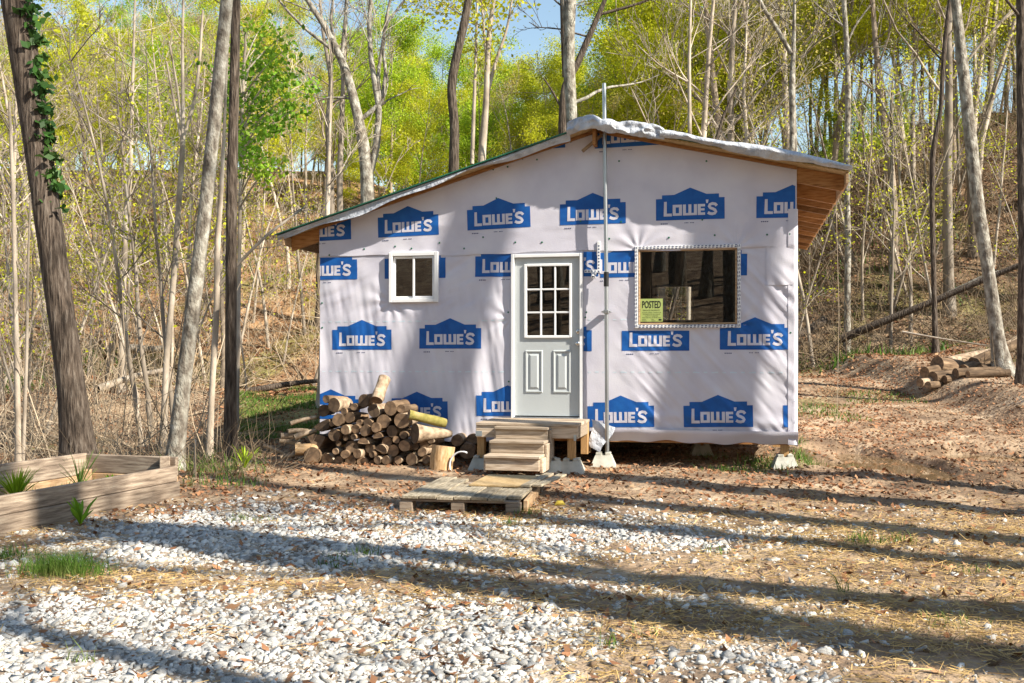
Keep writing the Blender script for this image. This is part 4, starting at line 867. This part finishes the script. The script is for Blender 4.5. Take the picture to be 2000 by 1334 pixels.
t1, Q1, r1 = near_tree('vine_clad_tree', 11.6, [(155, 900, 58), (140, 760, 52), (112, 560, 50), (90, 400, 51), (62, 200, 53), (30, 0, 55)], 'thick dark trunked leaning tree behind the garden bed with ivy up one side', 'oak', 24, top=6, limbs=7, wob=.07)
near_tree('leaning_tree', 12.4, [(342, 900, 29), (352, 800, 29), (382, 560, 28), (402, 400, 26), (425, 180, 25), (443, 0, 24)], 'smooth grey tree leaning beside the straight rough barked trunk', 'grey_bark', 18, top=7, limbs=7)
near_tree('straight_tree', 13.6, [(450, 890, 23), (451, 700, 22), (452, 400, 21), (457, 200, 19), (461, 0, 17)], 'straight dark rough barked tree between the garden bed and the firewood', 'oak', 18, top=6, limbs=6)
near_tree('pale_tree', 14.6, [(408, 900, 12), (414, 760, 12), (424, 600, 12), (424, 480, 12), (432, 380, 9), (436, 300, 7)], 'thin pale tree standing between the leaning and the straight trunks', 'pale_bark', 10, top=3, limbs=4, branches=[[(425, 560, 7), (470, 510, 6), (520, 460, 6), (600, 400, 3, 1)]])
near_tree('forked_tree', 23, [(718, 420, 28), (717, 340, 26), (708, 270, 22), (696, 215, 19), (680, 150, 17), (664, 110, 15), (640, 60, 12), (600, 0, 10)], 'big grey forked tree rising behind the long roof slope', 'grey_bark', 16, top=4, limbs=6,
          branches=[[(722, 340, 14), (735, 290, 15), (741, 215, 12), (735, 180, 12), (724, 110, 10), (721, 50, 9), (724, 0, 8)], [(703, 235, 9), (728, 215, 10), (750, 197, 12)], [(742, 200, 10), (738, 150, 7), (746, 90, 6), (756, 30, 6), (762, 0, 5)], [(746, 195, 8), (754, 140, 7), (748, 100, 5), (752, 50, 5), (790, 0, 4)],
                    [(664, 110, 9), (640, 90, 7), (600, 60, 6), (560, 20, 5), (530, -20, 3)], [(668, 105, 8), (672, 60, 7), (678, 0, 6)], [(682, 192, 5), (640, 190, 4), (612, 200, 3), (591, 222, 2)], [(655, 85, 6), (645, 40, 5), (650, 0, 4)]])
near_tree('twin_trunk_tree', 27, [(648, 480, 14), (645, 330, 13), (640, 240, 12), (648, 160, 9), (630, 60, 6), (625, 0, 5)], 'twin stemmed pinkish grey tree behind the roof beside the big forked tree', 'pale_bark', 10, top=2, limbs=5, branches=[[(663, 480, 12), (664, 330, 12), (668, 230, 10), (672, 120, 8), (676, 0, 6)]])
near_tree('dark_tree', 22, [(884, 400, 21), (886, 320, 20), (888, 240, 18), (880, 170, 18), (892, 110, 17), (908, 40, 16), (915, 0, 14)], 'dark crooked single trunk rising behind the middle of the roof', 'oak', 14, top=5, limbs=6)
near_tree('many_stemmed_tree', 25, [(938, 400, 15), (942, 290, 15), (950, 200, 13), (953, 100, 11), (958, 40, 9), (965, 0, 7)], 'pale many stemmed tree with light leaf buds behind the roof', 'pale_bark', 10, top=4, limbs=10, leafp=('leafY', 4, .25, .10), branches=[[(950, 190, 8), (968, 120, 7), (990, 60, 5), (1000, 0, 4)], [(952, 130, 7), (945, 60, 5), (940, 0, 4)], [(922, 320, 8), (926, 200, 7), (930, 90, 5), (932, 0, 4)]])
near_tree('ridge_tree', 21.5, [(1118, 330, 22), (1116, 220, 22), (1111, 140, 23), (1112, 60, 22), (1115, 0, 21)], 'large light grey trunk rising just behind the roof ridge', 'grey_bark', 16, top=6, limbs=6, branches=[[(1122, 200, 8), (1146, 192, 7), (1162, 180, 6, .2), (1190, 170, 5, .5), (1225, 166, 4, 1), (1255, 160, 2.5, 1.4), (1288, 146, 1.5, 1.6)], [(1105, 60, 8), (1102, 30, 8), (1100, 0, 8)]])
near_tree('dark_ridge_tree', 24, [(1098, 330, 17), (1098, 240, 16), (1102, 160, 14), (1122, 140, 13), (1140, 95, 13), (1160, 50, 11), (1178, 10, 9)], 'dark trunk bending outward behind the light grey ridge tree', 'oak', 12, top=4, limbs=5, branches=[[(1172, 28, 6), (1210, 18, 6), (1245, 8, 5), (1300, -15, 4)], [(1093, 205, 5), (1080, 180, 4), (1062, 153, 3)], [(1104, 150, 12), (1101, 70, 12), (1099, 0, 11)]])
near_tree('snag_tree', 26, [(1395, 290, 6), (1408, 240, 6), (1424, 200, 5), (1440, 170, 4)], 'dead leaning snag above the short roof slope', 'oak', 8, limbs=3, llen=1.2)
near_tree('thin_pale_tree', 24, [(1346, 420, 8), (1347, 270, 8), (1346, 120, 7), (1349, 0, 5)], 'thin straight pale tree behind the short roof slope', 'pale_bark', 8, top=3, limbs=9)
near_tree('open_tree', 27, [(1546, 420, 12), (1548, 250, 12), (1546, 170, 12), (1550, 90, 8), (1552, 0, 6)], 'open crowned tree behind the overhanging eave', 'grey_bark', 10, top=3, limbs=7, branches=[[(1545, 105, 10), (1520, 60, 9), (1490, 15, 8), (1480, -10, 7)], [(1555, 300, 6), (1550, 180, 6), (1552, 70, 5)]])
near_tree('branching_tree', 29, [(1655, 615, 13), (1656, 470, 12), (1653, 330, 12), (1657, 180, 11), (1653, 80, 10), (1648, 0, 9)], 'upright dark tree with side branches in the grass beyond the eave', 'grey_bark', 12, top=3, limbs=7, branches=[[(1654, 85, 5), (1670, 50, 4), (1700, 10, 3)], [(1652, 55, 5), (1625, 35, 4), (1590, 5, 3)]])
near_tree('slim_tree', 31, [(1741, 500, 8), (1742, 330, 8), (1741, 200, 7), (1744, 160, 5)], 'slim forked tree with dead top on the far slope', 'grey_bark', 8, limbs=6, branches=[[(1741, 240, 5), (1720, 195, 4), (1690, 150, 3)]])
near_tree('crooked_tree', 26, [(1824, 560, 10), (1820, 400, 10), (1822, 290, 10), (1838, 215, 8), (1842, 120, 9), (1852, 20, 8), (1856, 0, 8)], 'crooked dark tree behind the cut log pile', 'oak', 10, top=3, limbs=6)
near_tree('bank_tree', 20.6, [(1962, 745, 36), (1948, 660, 25), (1932, 540, 24), (1910, 400, 24), (1890, 220, 23), (1875, 80, 19), (1866, 0, 18)], 'tall grey leaning tree growing on the dirt bank above the cut logs', 'grey_bark', 16, top=5, limbs=6)
near_tree('edge_tree', 19, [(1996, 760, 20), (2000, 500, 20), (1995, 200, 18), (1994, 0, 18)], 'dark trunk beside the leaning tree on the bank', 'oak', 12, top=3, limbs=6)
near_tree('white_forked_tree', 26, [(237, 760, 12), (240, 600, 12), (246, 420, 11), (255, 340, 9), (258, 200, 7), (262, 60, 5)], 'pale tree with leaning fork on the near slope behind the leaning tree', 'pale_bark', 10, top=2, limbs=9)
near_tree('creek_tree', 19, [(318, 880, 13), (325, 700, 12), (338, 560, 12), (348, 420, 11), (356, 300, 11), (358, 250, 8), (356, 100, 6), (358, 0, 5)], 'grey white tree with upswept branches beyond the leaning tree', 'pale_bark', 10, top=2, limbs=7, branches=[[(358, 270, 8), (380, 200, 7), (390, 120, 6), (396, 20, 4)], [(356, 280, 6), (340, 200, 5), (325, 120, 4)], [(357, 265, 5), (348, 180, 5), (330, 80, 3)]])
near_tree('bare_edge_tree', 13, [(38, 930, 12), (34, 760, 11), (30, 560, 9), (25, 350, 8), (18, 200, 5)], 'pale thin leafless tree at the edge of the wood beside the ivy tree', 'pale_bark', 9, limbs=6, llen=1.5, branches=[[(44, 920, 8), (52, 700, 7), (55, 500, 5), (60, 380, 3)]])
near_tree('wood_edge_tree', 22, [(628, 745, 14), (632, 640, 13), (636, 520, 12), (640, 400, 10)], 'pale trunk standing just behind the low corner of the cabin', 'pale_bark', 10, top=3, limbs=5)
# broad bright green tree behind the straight trunk
bt, Qb, rb = near_tree('bright_green_tree', 17.5, [(462, 880, 8), (466, 600, 8), (470, 330, 7), (474, 180, 6), (480, 60, 4)], 'small tree with bright green drooping leaf sprays beside the straight trunk', 'pale_bark', 8, limbs=0)
cl = []; bb = TB(); o0 = np.array(bt.location)
for u, v in [(485, 60), (500, 90), (520, 40), (535, 110), (505, 130), (480, 150), (470, 200), (500, 190), (530, 170), (560, 190), (515, 225), (540, 215), (480, 260), (478, 300), (495, 295), (520, 300), (535, 318), (425, 150), (432, 185), (545, 140), (575, 215), (590, 165), (560, 95), (470, 235), (465, 120), (570, 60), (600, 185), (415, 130)]:
    c = at(u, v, 17.5+rng.uniform(-1.2, 1.0)); s = Qb[int(np.clip(len(Qb)*(.92-(v-20)/900), 0, len(Qb)-1))]
    pth = [s, s+(c-s)*.5+np.array((0, 0, .12)), c]; bb.tube(smooth_path(pth, 6)-o0, np.linspace(.018, .006, 6), 4)
    for k in range(9): cl.append(s+(c-s)*rng.uniform(.55, 1.08)+rng.normal(0, .17, 3)*np.array((1, 1.2, .7)))
obj('limbs', bb.mesh('limbs'), M['pale_bark'], bt); obj('crown', leaves(np.array(cl)-o0, 10, .10, .085, 'crown'), M['leafB'], bt)
# ivy
iv = []; 
for f in np.linspace(.30, .85, 130):
    i = int(f*(len(Q1)-1)); 
    if Q1[i][2] > 7.2: continue
    for k in range(3): a = rng.uniform(-.9, .7); iv.append(Q1[i]+np.array((math.cos(a), -abs(math.sin(a)), 0))*(r1[i]*1.03+rng.uniform(0, .035))+rng.normal(0, .03, 3))
e = obj('ivy_vine', leaves(iv, 3, .035, .095, 'ivy_vine'), M['ivy']); tag(e, 'dark green ivy climbing the side of the thick leaning trunk', 'vine')
# tall trees beside and behind the camera: they throw the shadows and show in the panes
KT = [proto(21, .27, .36, 11, (5, 4, 2), 0, 0, 0, 'mid_bark', None, blen=.2), proto(19, .22, .42, 10, (5, 4, 2), 0, 0, 0, 'mid_bark', None, lean=.05, blen=.22), proto(23, .30, .40, 9, (5, 4, 2), 2, .2, .10, 'grey_bark', 'leafY', lean=-.03, blen=.18)]
def shadow_tree(x, y, k, s, rz): place(KT[k], 'yard_tree', (x, y, h1(x, y)-.05), rz, s, 'tall bare tree across the drive seen dark in the big window', 'tree', 'trees across the drive')
sdx, sdy = math.cos(SUN_AZ), -math.sin(SUN_AZ)
for k, (x, y, s) in enumerate(((.6, 5.55, 13), (.8, 3.5, 7), (0, 8.5, 13), (1.55, 12.9, 6.5), (-1.0, 12.6, 7.6))):
    shadow_tree(x+sdx*s, y+sdy*s, 1 if y > 12 else k % 3, 1.25 if y > 12 else random.uniform(.85, 1.1), random.uniform(0, 6.28))
for k in range(64):
    y = -random.uniform(6, 38); x = random.uniform(-20, 9)
    if abs(x) < 1.5 and y > -8: continue
    shadow_tree(x, y, k % 3, random.uniform(.75, 1.1), random.uniform(0, 6.28))

for x, y, s in ((1.0, 5.5, 7.5), (.8, 7.1, 8), (1.2, 9.2, 8)): place(KT[1], 'yard_tree', (x+sdx*s, y+sdy*s, h1(x+sdx*s, y+sdy*s)-.05), x*5, 1.25, 'tall bare tree across the drive seen dark in the big window', 'tree', 'trees across the drive')
# ------------------------------------------------------------------ fallen trunks and poles
def fallen(name, pts, r, label, bark='grey_bark', group=None):
    P = []
    for u, v, t in pts: P.append(at(u, v, t))
    tb = TB(); Q = smooth_path(P, 14); tb.tube(Q-Q[0], np.linspace(r, r*.55, 14), 8, wob=.1); o = obj(name, tb.mesh(name), M[bark], None, Q[0]); return tag(o, label, 'fallen log', group)
fallen('fallen_log', [(1642, 662, 28), (1720, 630, 27.5), (1820, 590, 27), (1900, 555, 26.6), (2010, 510, 26)], .115, 'long dark fallen trunk slanting up the slope from the grass', 'oak')
fallen('fallen_log', [(1780, 605, 28), (1860, 570, 27.6), (1930, 535, 27.3), (2005, 520, 27)], .07, 'thinner fallen trunk lying above the long dark fallen one', 'grey_bark')
fallen('fallen_log', [(1610, 625, 30), (1570, 650, 29.5), (1540, 660, 29)], .14, 'short dark fallen trunk behind the corner of the cabin', 'oak')
fallen('fallen_branch', [(1762, 648, 24), (1830, 660, 23.6), (1880, 668, 23.4), (1930, 675, 23)], .025, 'pale fallen branch lying above the cut log pile', 'pale_bark')
fallen('fallen_log', [(480, 765, 27.5), (520, 758, 27.6), (560, 750, 28), (625, 743, 28)], .10, 'dark log edging the grass beside the cabin', 'oak')
fallen('fallen_log', [(190, 760, 24), (260, 735, 25), (335, 720, 26)], .10, 'pale fallen trunk in the brush of the hollow', 'pale_bark')
fallen('fallen_log', [(255, 680, 30), (300, 683, 30), (345, 678, 30)], .13, 'pale fallen trunk on the brown slope', 'pale_bark')

# ------------------------------------------------------------------ loose ground cover
NC = 100000
y = np.sqrt(rng.uniform(4.1**2, 10.6**2, NC)); x = rng.uniform(-.56, .56, NC)*y
dd = gravel_density(x, y); k = rng.random(NC) < dd; gxs, gys, gd = x[k], y[k], dd[k]
def shard():
    bm = bmesh.new(); q = rng.normal(0, 1, (11, 3)); q /= np.linalg.norm(q, axis=1)[:, None]; q *= rng.uniform(.75, 1.1, (11, 1))*np.array((1, rng.uniform(.6, .95), rng.uniform(.32, .6)))
    for p in q: bm.verts.new(p)
    bmesh.ops.convex_hull(bm, input=bm.verts[:]); bmesh.ops.delete(bm, geom=[v for v in bm.verts if not v.link_faces], context='VERTS'); bmesh.ops.triangulate(bm, faces=bm.faces[:]); bm.verts.index_update()
    V = np.array([v.co[:] for v in bm.verts]); F = np.array([[v.index for v in f.verts] for f in bm.faces]); bm.free(); return V, F
SHD = [shard() for _ in range(24)]
def pile_up(name, idx, px, py, pz, sz, RMx, SIx, mt):
    VV = []; FF = []; n0 = 0
    for k in range(24):
        m_ = idx[SIx[idx] == k]
        if not len(m_): continue
        V, F = SHD[k]; P = np.einsum('nij,kj->nki', RMx[m_], V)*sz[m_][:, None, None]+np.stack([px, py, pz], 1)[m_][:, None]
        VV.append(P.reshape(-1, 3)); FF.append((F[None]+(n0+np.arange(len(m_))*len(V))[:, None, None]).reshape(-1, 3)); n0 += len(m_)*len(V)
    o = obj(name, npmesh(name, np.concatenate(VV), np.concatenate(FF)), mt, ground); o['kind'] = 'stuff'; return o
def euler_m(n, tilt=.38):
    a = rng.uniform(0, 2*np.pi, n); b = rng.normal(0, tilt, n); c = rng.normal(0, tilt, n)
    ca, sa, cb, sb, cc, sc_ = np.cos(a), np.sin(a), np.cos(b), np.sin(b), np.cos(c), np.sin(c); Z0 = np.zeros(n); O1 = np.ones(n)
    Rz = np.stack([ca, -sa, Z0, sa, ca, Z0, Z0, Z0, O1], 1).reshape(n, 3, 3); Rx_ = np.stack([O1, Z0, Z0, Z0, cb, -sb, Z0, sb, cb], 1).reshape(n, 3, 3); Ry_ = np.stack([cc, Z0, sc_, Z0, O1, Z0, -sc_, Z0, cc], 1).reshape(n, 3, 3)
    return Rz @ Rx_ @ Ry_
n = len(gxs); size = np.clip(rng.lognormal(math.log(.0195), .5, n), .006, .06)*np.where(gys < 7, 1.0, 1.05)
order = np.argsort(-size/gys); big = order[:280]; rest = order[280:]
SI = rng.integers(0, 24, n); RM = euler_m(n); zz = H(gxs, gys)-size*.02
gr = pile_up('gravel', rest, gxs, gys, zz, size, RM, SI, M['stone'])
smes = []
for i in range(12):
    me = npmesh('stone', *SHD[i]); me.materials.append(M['stone']); smes.append(me)
for j in big:
    o = obj('stone', smes[SI[j] % 12], None, ground, (gxs[j], gys[j], zz[j]), Euler(rng.uniform(-.4, .4, 3)+np.array((0, 0, rng.uniform(0, 6.28))))); o.scale = (size[j],)*3
def dry(x, y):
    k = np.ones(len(x), bool)
    for px, py, rx, ry in PUDDLES: k &= ((x-px)/(rx*1.1))**2+((y-py)/(ry*1.1))**2 > 1
    return k
N0 = 26000; cy = np.sqrt(rng.uniform(4.1**2, 19**2, N0)); cx = rng.uniform(-.54, .54, N0)*cy; cu, cv = uv_of(cx, cy)
k = (rng.random(N0) < np.clip(.25+1.6*fbm(cx*.7+31, cy*.7, 3)+.35*ss(2.5, 5, cx)*ss(10, 12, cy), .03, 1)) & dry(cx, cy); cx, cy = cx[k], cy[k]; n = len(cx)
csz = np.clip(rng.lognormal(math.log(.013), .5, n), .005, .05)*np.where(cy > 10, 1.35, 1); pile_up('dirt_clods', np.arange(n), cx, cy, H(cx, cy)+csz*.1, csz, euler_m(n), rng.integers(0, 24, n), M['clod'])
def strips(name, x, y, ln, wd, mt, lift=.012, tilt=.25, curve=False):
    n = len(x); a = rng.uniform(0, 2*np.pi, n); L_ = ln*rng.uniform(.5, 1.3, n)/2; W_ = wd*rng.uniform(.7, 1.3, n)/2; z = H(x, y)+lift*rng.random(n)+.004; tl = rng.normal(0, tilt, n)
    d = np.stack([np.cos(a)*np.cos(tl), np.sin(a)*np.cos(tl), np.sin(tl)], 1); s = np.stack([-np.sin(a), np.cos(a), rng.normal(0, .5, n)], 1); s /= np.linalg.norm(s, axis=1)[:, None]; c = np.stack([x, y, z+np.abs(np.sin(tl))*L_*.7], 1)
    V = np.stack([c-d*L_[:, None]-s*W_[:, None], c-d*L_[:, None]+s*W_[:, None], c+d*L_[:, None]+s*W_[:, None], c+d*L_[:, None]-s*W_[:, None]], 1).reshape(-1, 3)
    o = obj(name, npmesh(name, V, np.arange(4*n).reshape(n, 4)), mt, ground); o['kind'] = 'stuff'; return o
N2 = 190000
y = np.sqrt(rng.uniform(4.1**2, 12**2, N2)); x = rng.uniform(-.56, .56, N2)*y; u, v = uv_of(x, y); pr_ = np.clip(.55-gravel_density(x, y)*.75+1.2*fbm(x*.9, y*.9, 3), .015, 1)*ss(960, 1060, v+fbm(x*2, y*2, 2)*60)*(.35+.65*ss(300, 1100, u+fbm(x, y*2, 2)*500)+.5*inpoly(u, v, [(0, 1090), (700, 1110), (700, 1170), (50, 1170)]))
k = rng.random(N2) < pr_; strips('straw', x[k], y[k], .085, .0036, M['straw'], .02, .16)
def leaf_scatter(name, x, y, size, mt):
    n = len(x); Rm = euler_m(n, .45); s = size*rng.uniform(.5, 1.3, n); base_ = np.array([(-1, 0, .25), (0, -.5, 0), (1, 0, .2), (0, .5, .12)])
    V = np.einsum('nij,kj->nki', Rm, base_)*s[:, None, None]*.5+np.stack([x, y, H(x, y)+s*.12+.004], 1)[:, None]
    o = obj(name, npmesh(name, V.reshape(-1, 3), np.arange(4*n).reshape(n, 4)), mt, ground); o['kind'] = 'stuff'; return o
N3 = 125000
y = np.sqrt(rng.uniform(4.1**2, 26**2, N3)); x = rng.uniform(-.56, .56, N3)*y; u, v = uv_of(x, y); pr_ = np.clip(.42+1.8*fbm(x*.8+5, y*.8, 3), .05, 1)*np.where(v > 1010, .30, 1)
k = (rng.random(N3) < pr_) & dry(x, y); leaf_scatter('leaf_litter', x[k], y[k], .065, M['litter'])
N4 = 60000
y = rng.uniform(25, 60, N4); x = rng.uniform(-.6, .6, N4)*y; leaf_scatter('slope_leaf_litter', x, y, .13, M['litter'])
# grass
def blades(x, y, hgt, wd):
    n = len(x); a = rng.uniform(0, 2*np.pi, n); h = hgt*rng.uniform(.4, 1.3, n); w = wd*rng.uniform(.7, 1.3, n); ln_ = rng.normal(0, .35, (n, 2))*h[:, None]; z = H(x, y)-.01
    s = np.stack([np.cos(a), np.sin(a), np.zeros(n)], 1)*w[:, None]/2; b = np.stack([x, y, z], 1); m_ = b+np.stack([ln_[:, 0]*.35, ln_[:, 1]*.35, h*.6], 1); t = b+np.stack([ln_[:, 0], ln_[:, 1], h], 1)
    return np.stack([b-s, b+s, m_+s*.7, m_-s*.7, m_-s*.7, m_+s*.7, t+s*.1, t-s*.1], 1).reshape(-1, 3)
def grass_patch(parts, name, parent=ground):
    V = np.concatenate(parts); o = obj(name, npmesh(name, V, np.arange(len(V)).reshape(-1, 4)), M['grass'], parent); o['kind'] = 'stuff'; return o
GPARTS = []
N = 15000; y = rng.uniform(16.5, 29, N); x = rng.uniform(-.27, -.15, N)*y; k = (fbm(x*.9, y*.9, 3) > -.02); GPARTS.append(blades(x[k], y[k], .11, .014))
N = 16000; y = rng.uniform(17, 34, N); x = rng.uniform(.26, .5, N)*y; k = (fbm(x*.55+9, y*.55, 3) > .13-.22*ss(25, 28, y)*(1-ss(31, 33, y))); GPARTS.append(blades(x[k], y[k], .085, .014))
N = 20000; y = rng.uniform(26, 50, N); x = rng.uniform(-.55, .5, N)*y; k = (fbm(x*.3+19, y*.3, 3) > .07); GPARTS.append(blades(x[k], y[k], .28, .04))
for (u, v, n, sp, hg) in [(1430, 925, 160, .22, .09), (1480, 905, 130, .18, .13), (1515, 918, 220, .25, .12), (1570, 905, 170, .10, .17), (1390, 900, 80, .15, .10), (1555, 882, 60, .09, .12), (1690, 1057, 60, .07, .10), (1745, 1053, 50, .08, .08), (715, 1080, 60, .05, .08), (480, 1012, 90, .12, .06), (655, 1100, 40, .06, .06), (1030, 1000, 60, .07, .08), (1190, 1250, 20, .04, .1), (1850, 1210, 40, .1, .07), (1650, 1150, 12, .02, .14), (150, 1285, 14, .03, .10), (660, 1085, 30, .05, .06), (990, 1018, 40, .06, .07), (30, 1010, 200, .14, .12), (10, 1085, 120, .09, .10), (1900, 1110, 30, .08, .07), (1400, 1075, 25, .06, .07), (1265, 1225, 16, .05, .06), (1160, 820, 60, .1, .1)]:
    t = FPX*(CAMZ-.02)/(v-HORIZON); GPARTS.append(blades((u-1000)/FPX*t+rng.normal(0, sp, n), t+rng.normal(0, sp*.8, n), hg, .007))
N = 900; a_ = rng.uniform(.1, 3.2, N); b_ = rng.uniform(.08, 1.05, N); gxx = A.x+dF.x*a_+dB.x*b_; gyy = A.y+dF.y*a_+dB.y*b_
bv = blades(gxx, gyy, .09, .007); bv[:, 2] += .10; GPARTS.append(bv)
N = 2600; y = rng.uniform(10.8, 15.5, N); x = rng.uniform(-.40, -.24, N)*y; k = fbm(x*1.3+2, y*1.3, 3) > .02; GPARTS.append(blades(x[k], y[k], .13, .008))
N = 900; y = rng.uniform(11.2, 14.5, N); x = rng.uniform(-.42, -.26, N)*y; k = fbm(x*1.7+12, y*1.7, 3) > .03; GPARTS.append(blades(x[k], y[k], .22, .009))
grass_patch(GPARTS, 'grass')
# clumps and weeds that stand out
def tuft(u, v, n, sp, hg, wd, label, name='grass_tuft'):
    t = FPX*(CAMZ-.02)/(v-HORIZON); cx, cy = (u-1000)/FPX*t, t; V = blades(cx+rng.normal(0, sp, n), cy+rng.normal(0, sp*.6, n), hg, wd); V -= np.array((cx, cy, 0))
    o = obj(name, npmesh(name, V, np.arange(len(V)).reshape(-1, 4)), M['grass'], None, (cx, cy, 0)); return tag(o, label, 'plant')
tuft(120, 1112, 1100, .125, .13, .0045, 'dense green grass clump growing through the gravel before the garden bed')
def weed(p, n, hg, lw, label, mt='leafB', droop=.5):
    V = []; F = []
    for i in range(n):
        a = rng.uniform(0, 6.28); h = hg*rng.uniform(.5, 1.1); r = hg*rng.uniform(.25, .7); w = lw*rng.uniform(.6, 1.2); d = np.array((math.cos(a), math.sin(a), 0)); s = np.array((-d[1], d[0], 0)); b0 = len(V)
        for q, ww in ((0, .12), (.3, .6), (.6, 1), (.85, .6), (1, .05)):
            c = d*r*q**1.3+np.array((0, 0, h*(1.25*q-.45*droop*q*q*1.6))); V += [c-s*w*ww/2, c+s*w*ww/2+np.array((0, 0, .004))]
        F += [(b0+2*k, b0+2*k+1, b0+2*k+3, b0+2*k+2) for k in range(4)]
    o = obj('weed', npmesh('weed', np.array(V), np.array(F)), M[mt], None, tuple(p)); return tag(o, label, 'plant')
t = FPX*1.43/(1020-690); weed(((165-1000)/FPX*t, t-.08, h1((165-1000)/FPX*t, t)), 15, .27, .042, 'broad leaved dock weed growing against the front timber of the garden bed', 'leafB')
c = A+dF*.75+dB*.55; weed((c.x, c.y, .12), 34, .33, .009, 'tall narrow bladed plant inside the garden bed', 'grass', .2)
c = A+dF*1.55+dB*.55; weed((c.x, c.y, .12), 110, .28, .014, 'bushy flowering weed inside the garden bed', 'leafG', .3)
c = A+dF*.25+dB*.6; weed((c.x, c.y, .12), 14, .13, .03, 'small leafy weed near the corner of the garden bed', 'leafB', .5)
p = at(478, 900, 12.4); weed((p[0], p[1], h1(p[0], p[1])), 30, .3, .02, 'leafy weed beside the open end of the firewood heap', 'leafG', .4)
# brush: thin stems and fallen twigs nobody could count
def brush(name, n, ylo, yhi, qlo, qhi, hgt, r, mt, flat=.3, keep=None):
    y = rng.uniform(ylo, yhi, n); x = rng.uniform(qlo, qhi, n)*y
    if keep is not None: k = keep(x, y); x = x[k]; y = y[k]; n = len(x)
    z = H(x, y); d = rng.normal(0, 1, (n, 3)); d[:, 2] = np.abs(d[:, 2])*flat+.05*rng.random(n); d /= np.linalg.norm(d, axis=1)[:, None]; L_ = hgt*rng.uniform(.4, 1.4, n); b = np.stack([x, y, z], 1)
    bend = rng.normal(0, .12, (n, 3))*L_[:, None]; m_ = b+d*L_[:, None]*.5+bend; t = b+d*L_[:, None]+bend*.4; rr = r*rng.uniform(.5, 1.5, n)
    s1 = np.cross(d, rng.normal(0, 1, (n, 3))); s1 /= np.linalg.norm(s1, axis=1)[:, None]; s2 = np.cross(d, s1); Vr = []
    for c, k in ((b, 1), (m_, .8), (t, .35)):
        for a in range(3): Vr.append(c+(s1*math.cos(a*2.094)+s2*math.sin(a*2.094))*(rr*k)[:, None])
    V = np.stack(Vr, 1).reshape(-1, 3); f = np.array([(k*3+a, k*3+(a+1) % 3, k*3+3+(a+1) % 3, k*3+3+a) for k in range(2) for a in range(3)]); F = (f[None]+np.arange(n)[:, None, None]*9).reshape(-1, 4)
    o = obj(name, npmesh(name, V, F, True), mt, ground); o['kind'] = 'stuff'
brush('yard_edge_brush', 700, 11.2, 16, -.45, -.225, .55, .004, M['twigdark'], .9)
brush('brush', 2300, 13.5, 34, -.6, -.19, 1.1, .007, M['twig'], .9, lambda x, y: (x/y < -.28) | (y > 28.5))
brush('upright_brush', 1200, 15, 46, -.6, -.17, 2.6, .009, M['twig'], 3.0, lambda x, y: (x/y < -.30) | (y > 29.5))
brush('slope_brush', 3600, 29, 60, -.6, .2, 1.8, .012, M['twig'], 1.3)
brush('right_brush', 6000, 27, 46, .18, .6, 1.8, .010, M['twigdark'], 1.2)
brush('bank_brush', 700, 20, 28, .46, .62, 1.1, .007, M['twigdark'], .7)
brush('twig_litter', 900, 5, 16, -.5, .5, .22, .003, M['twigdark'], .08)
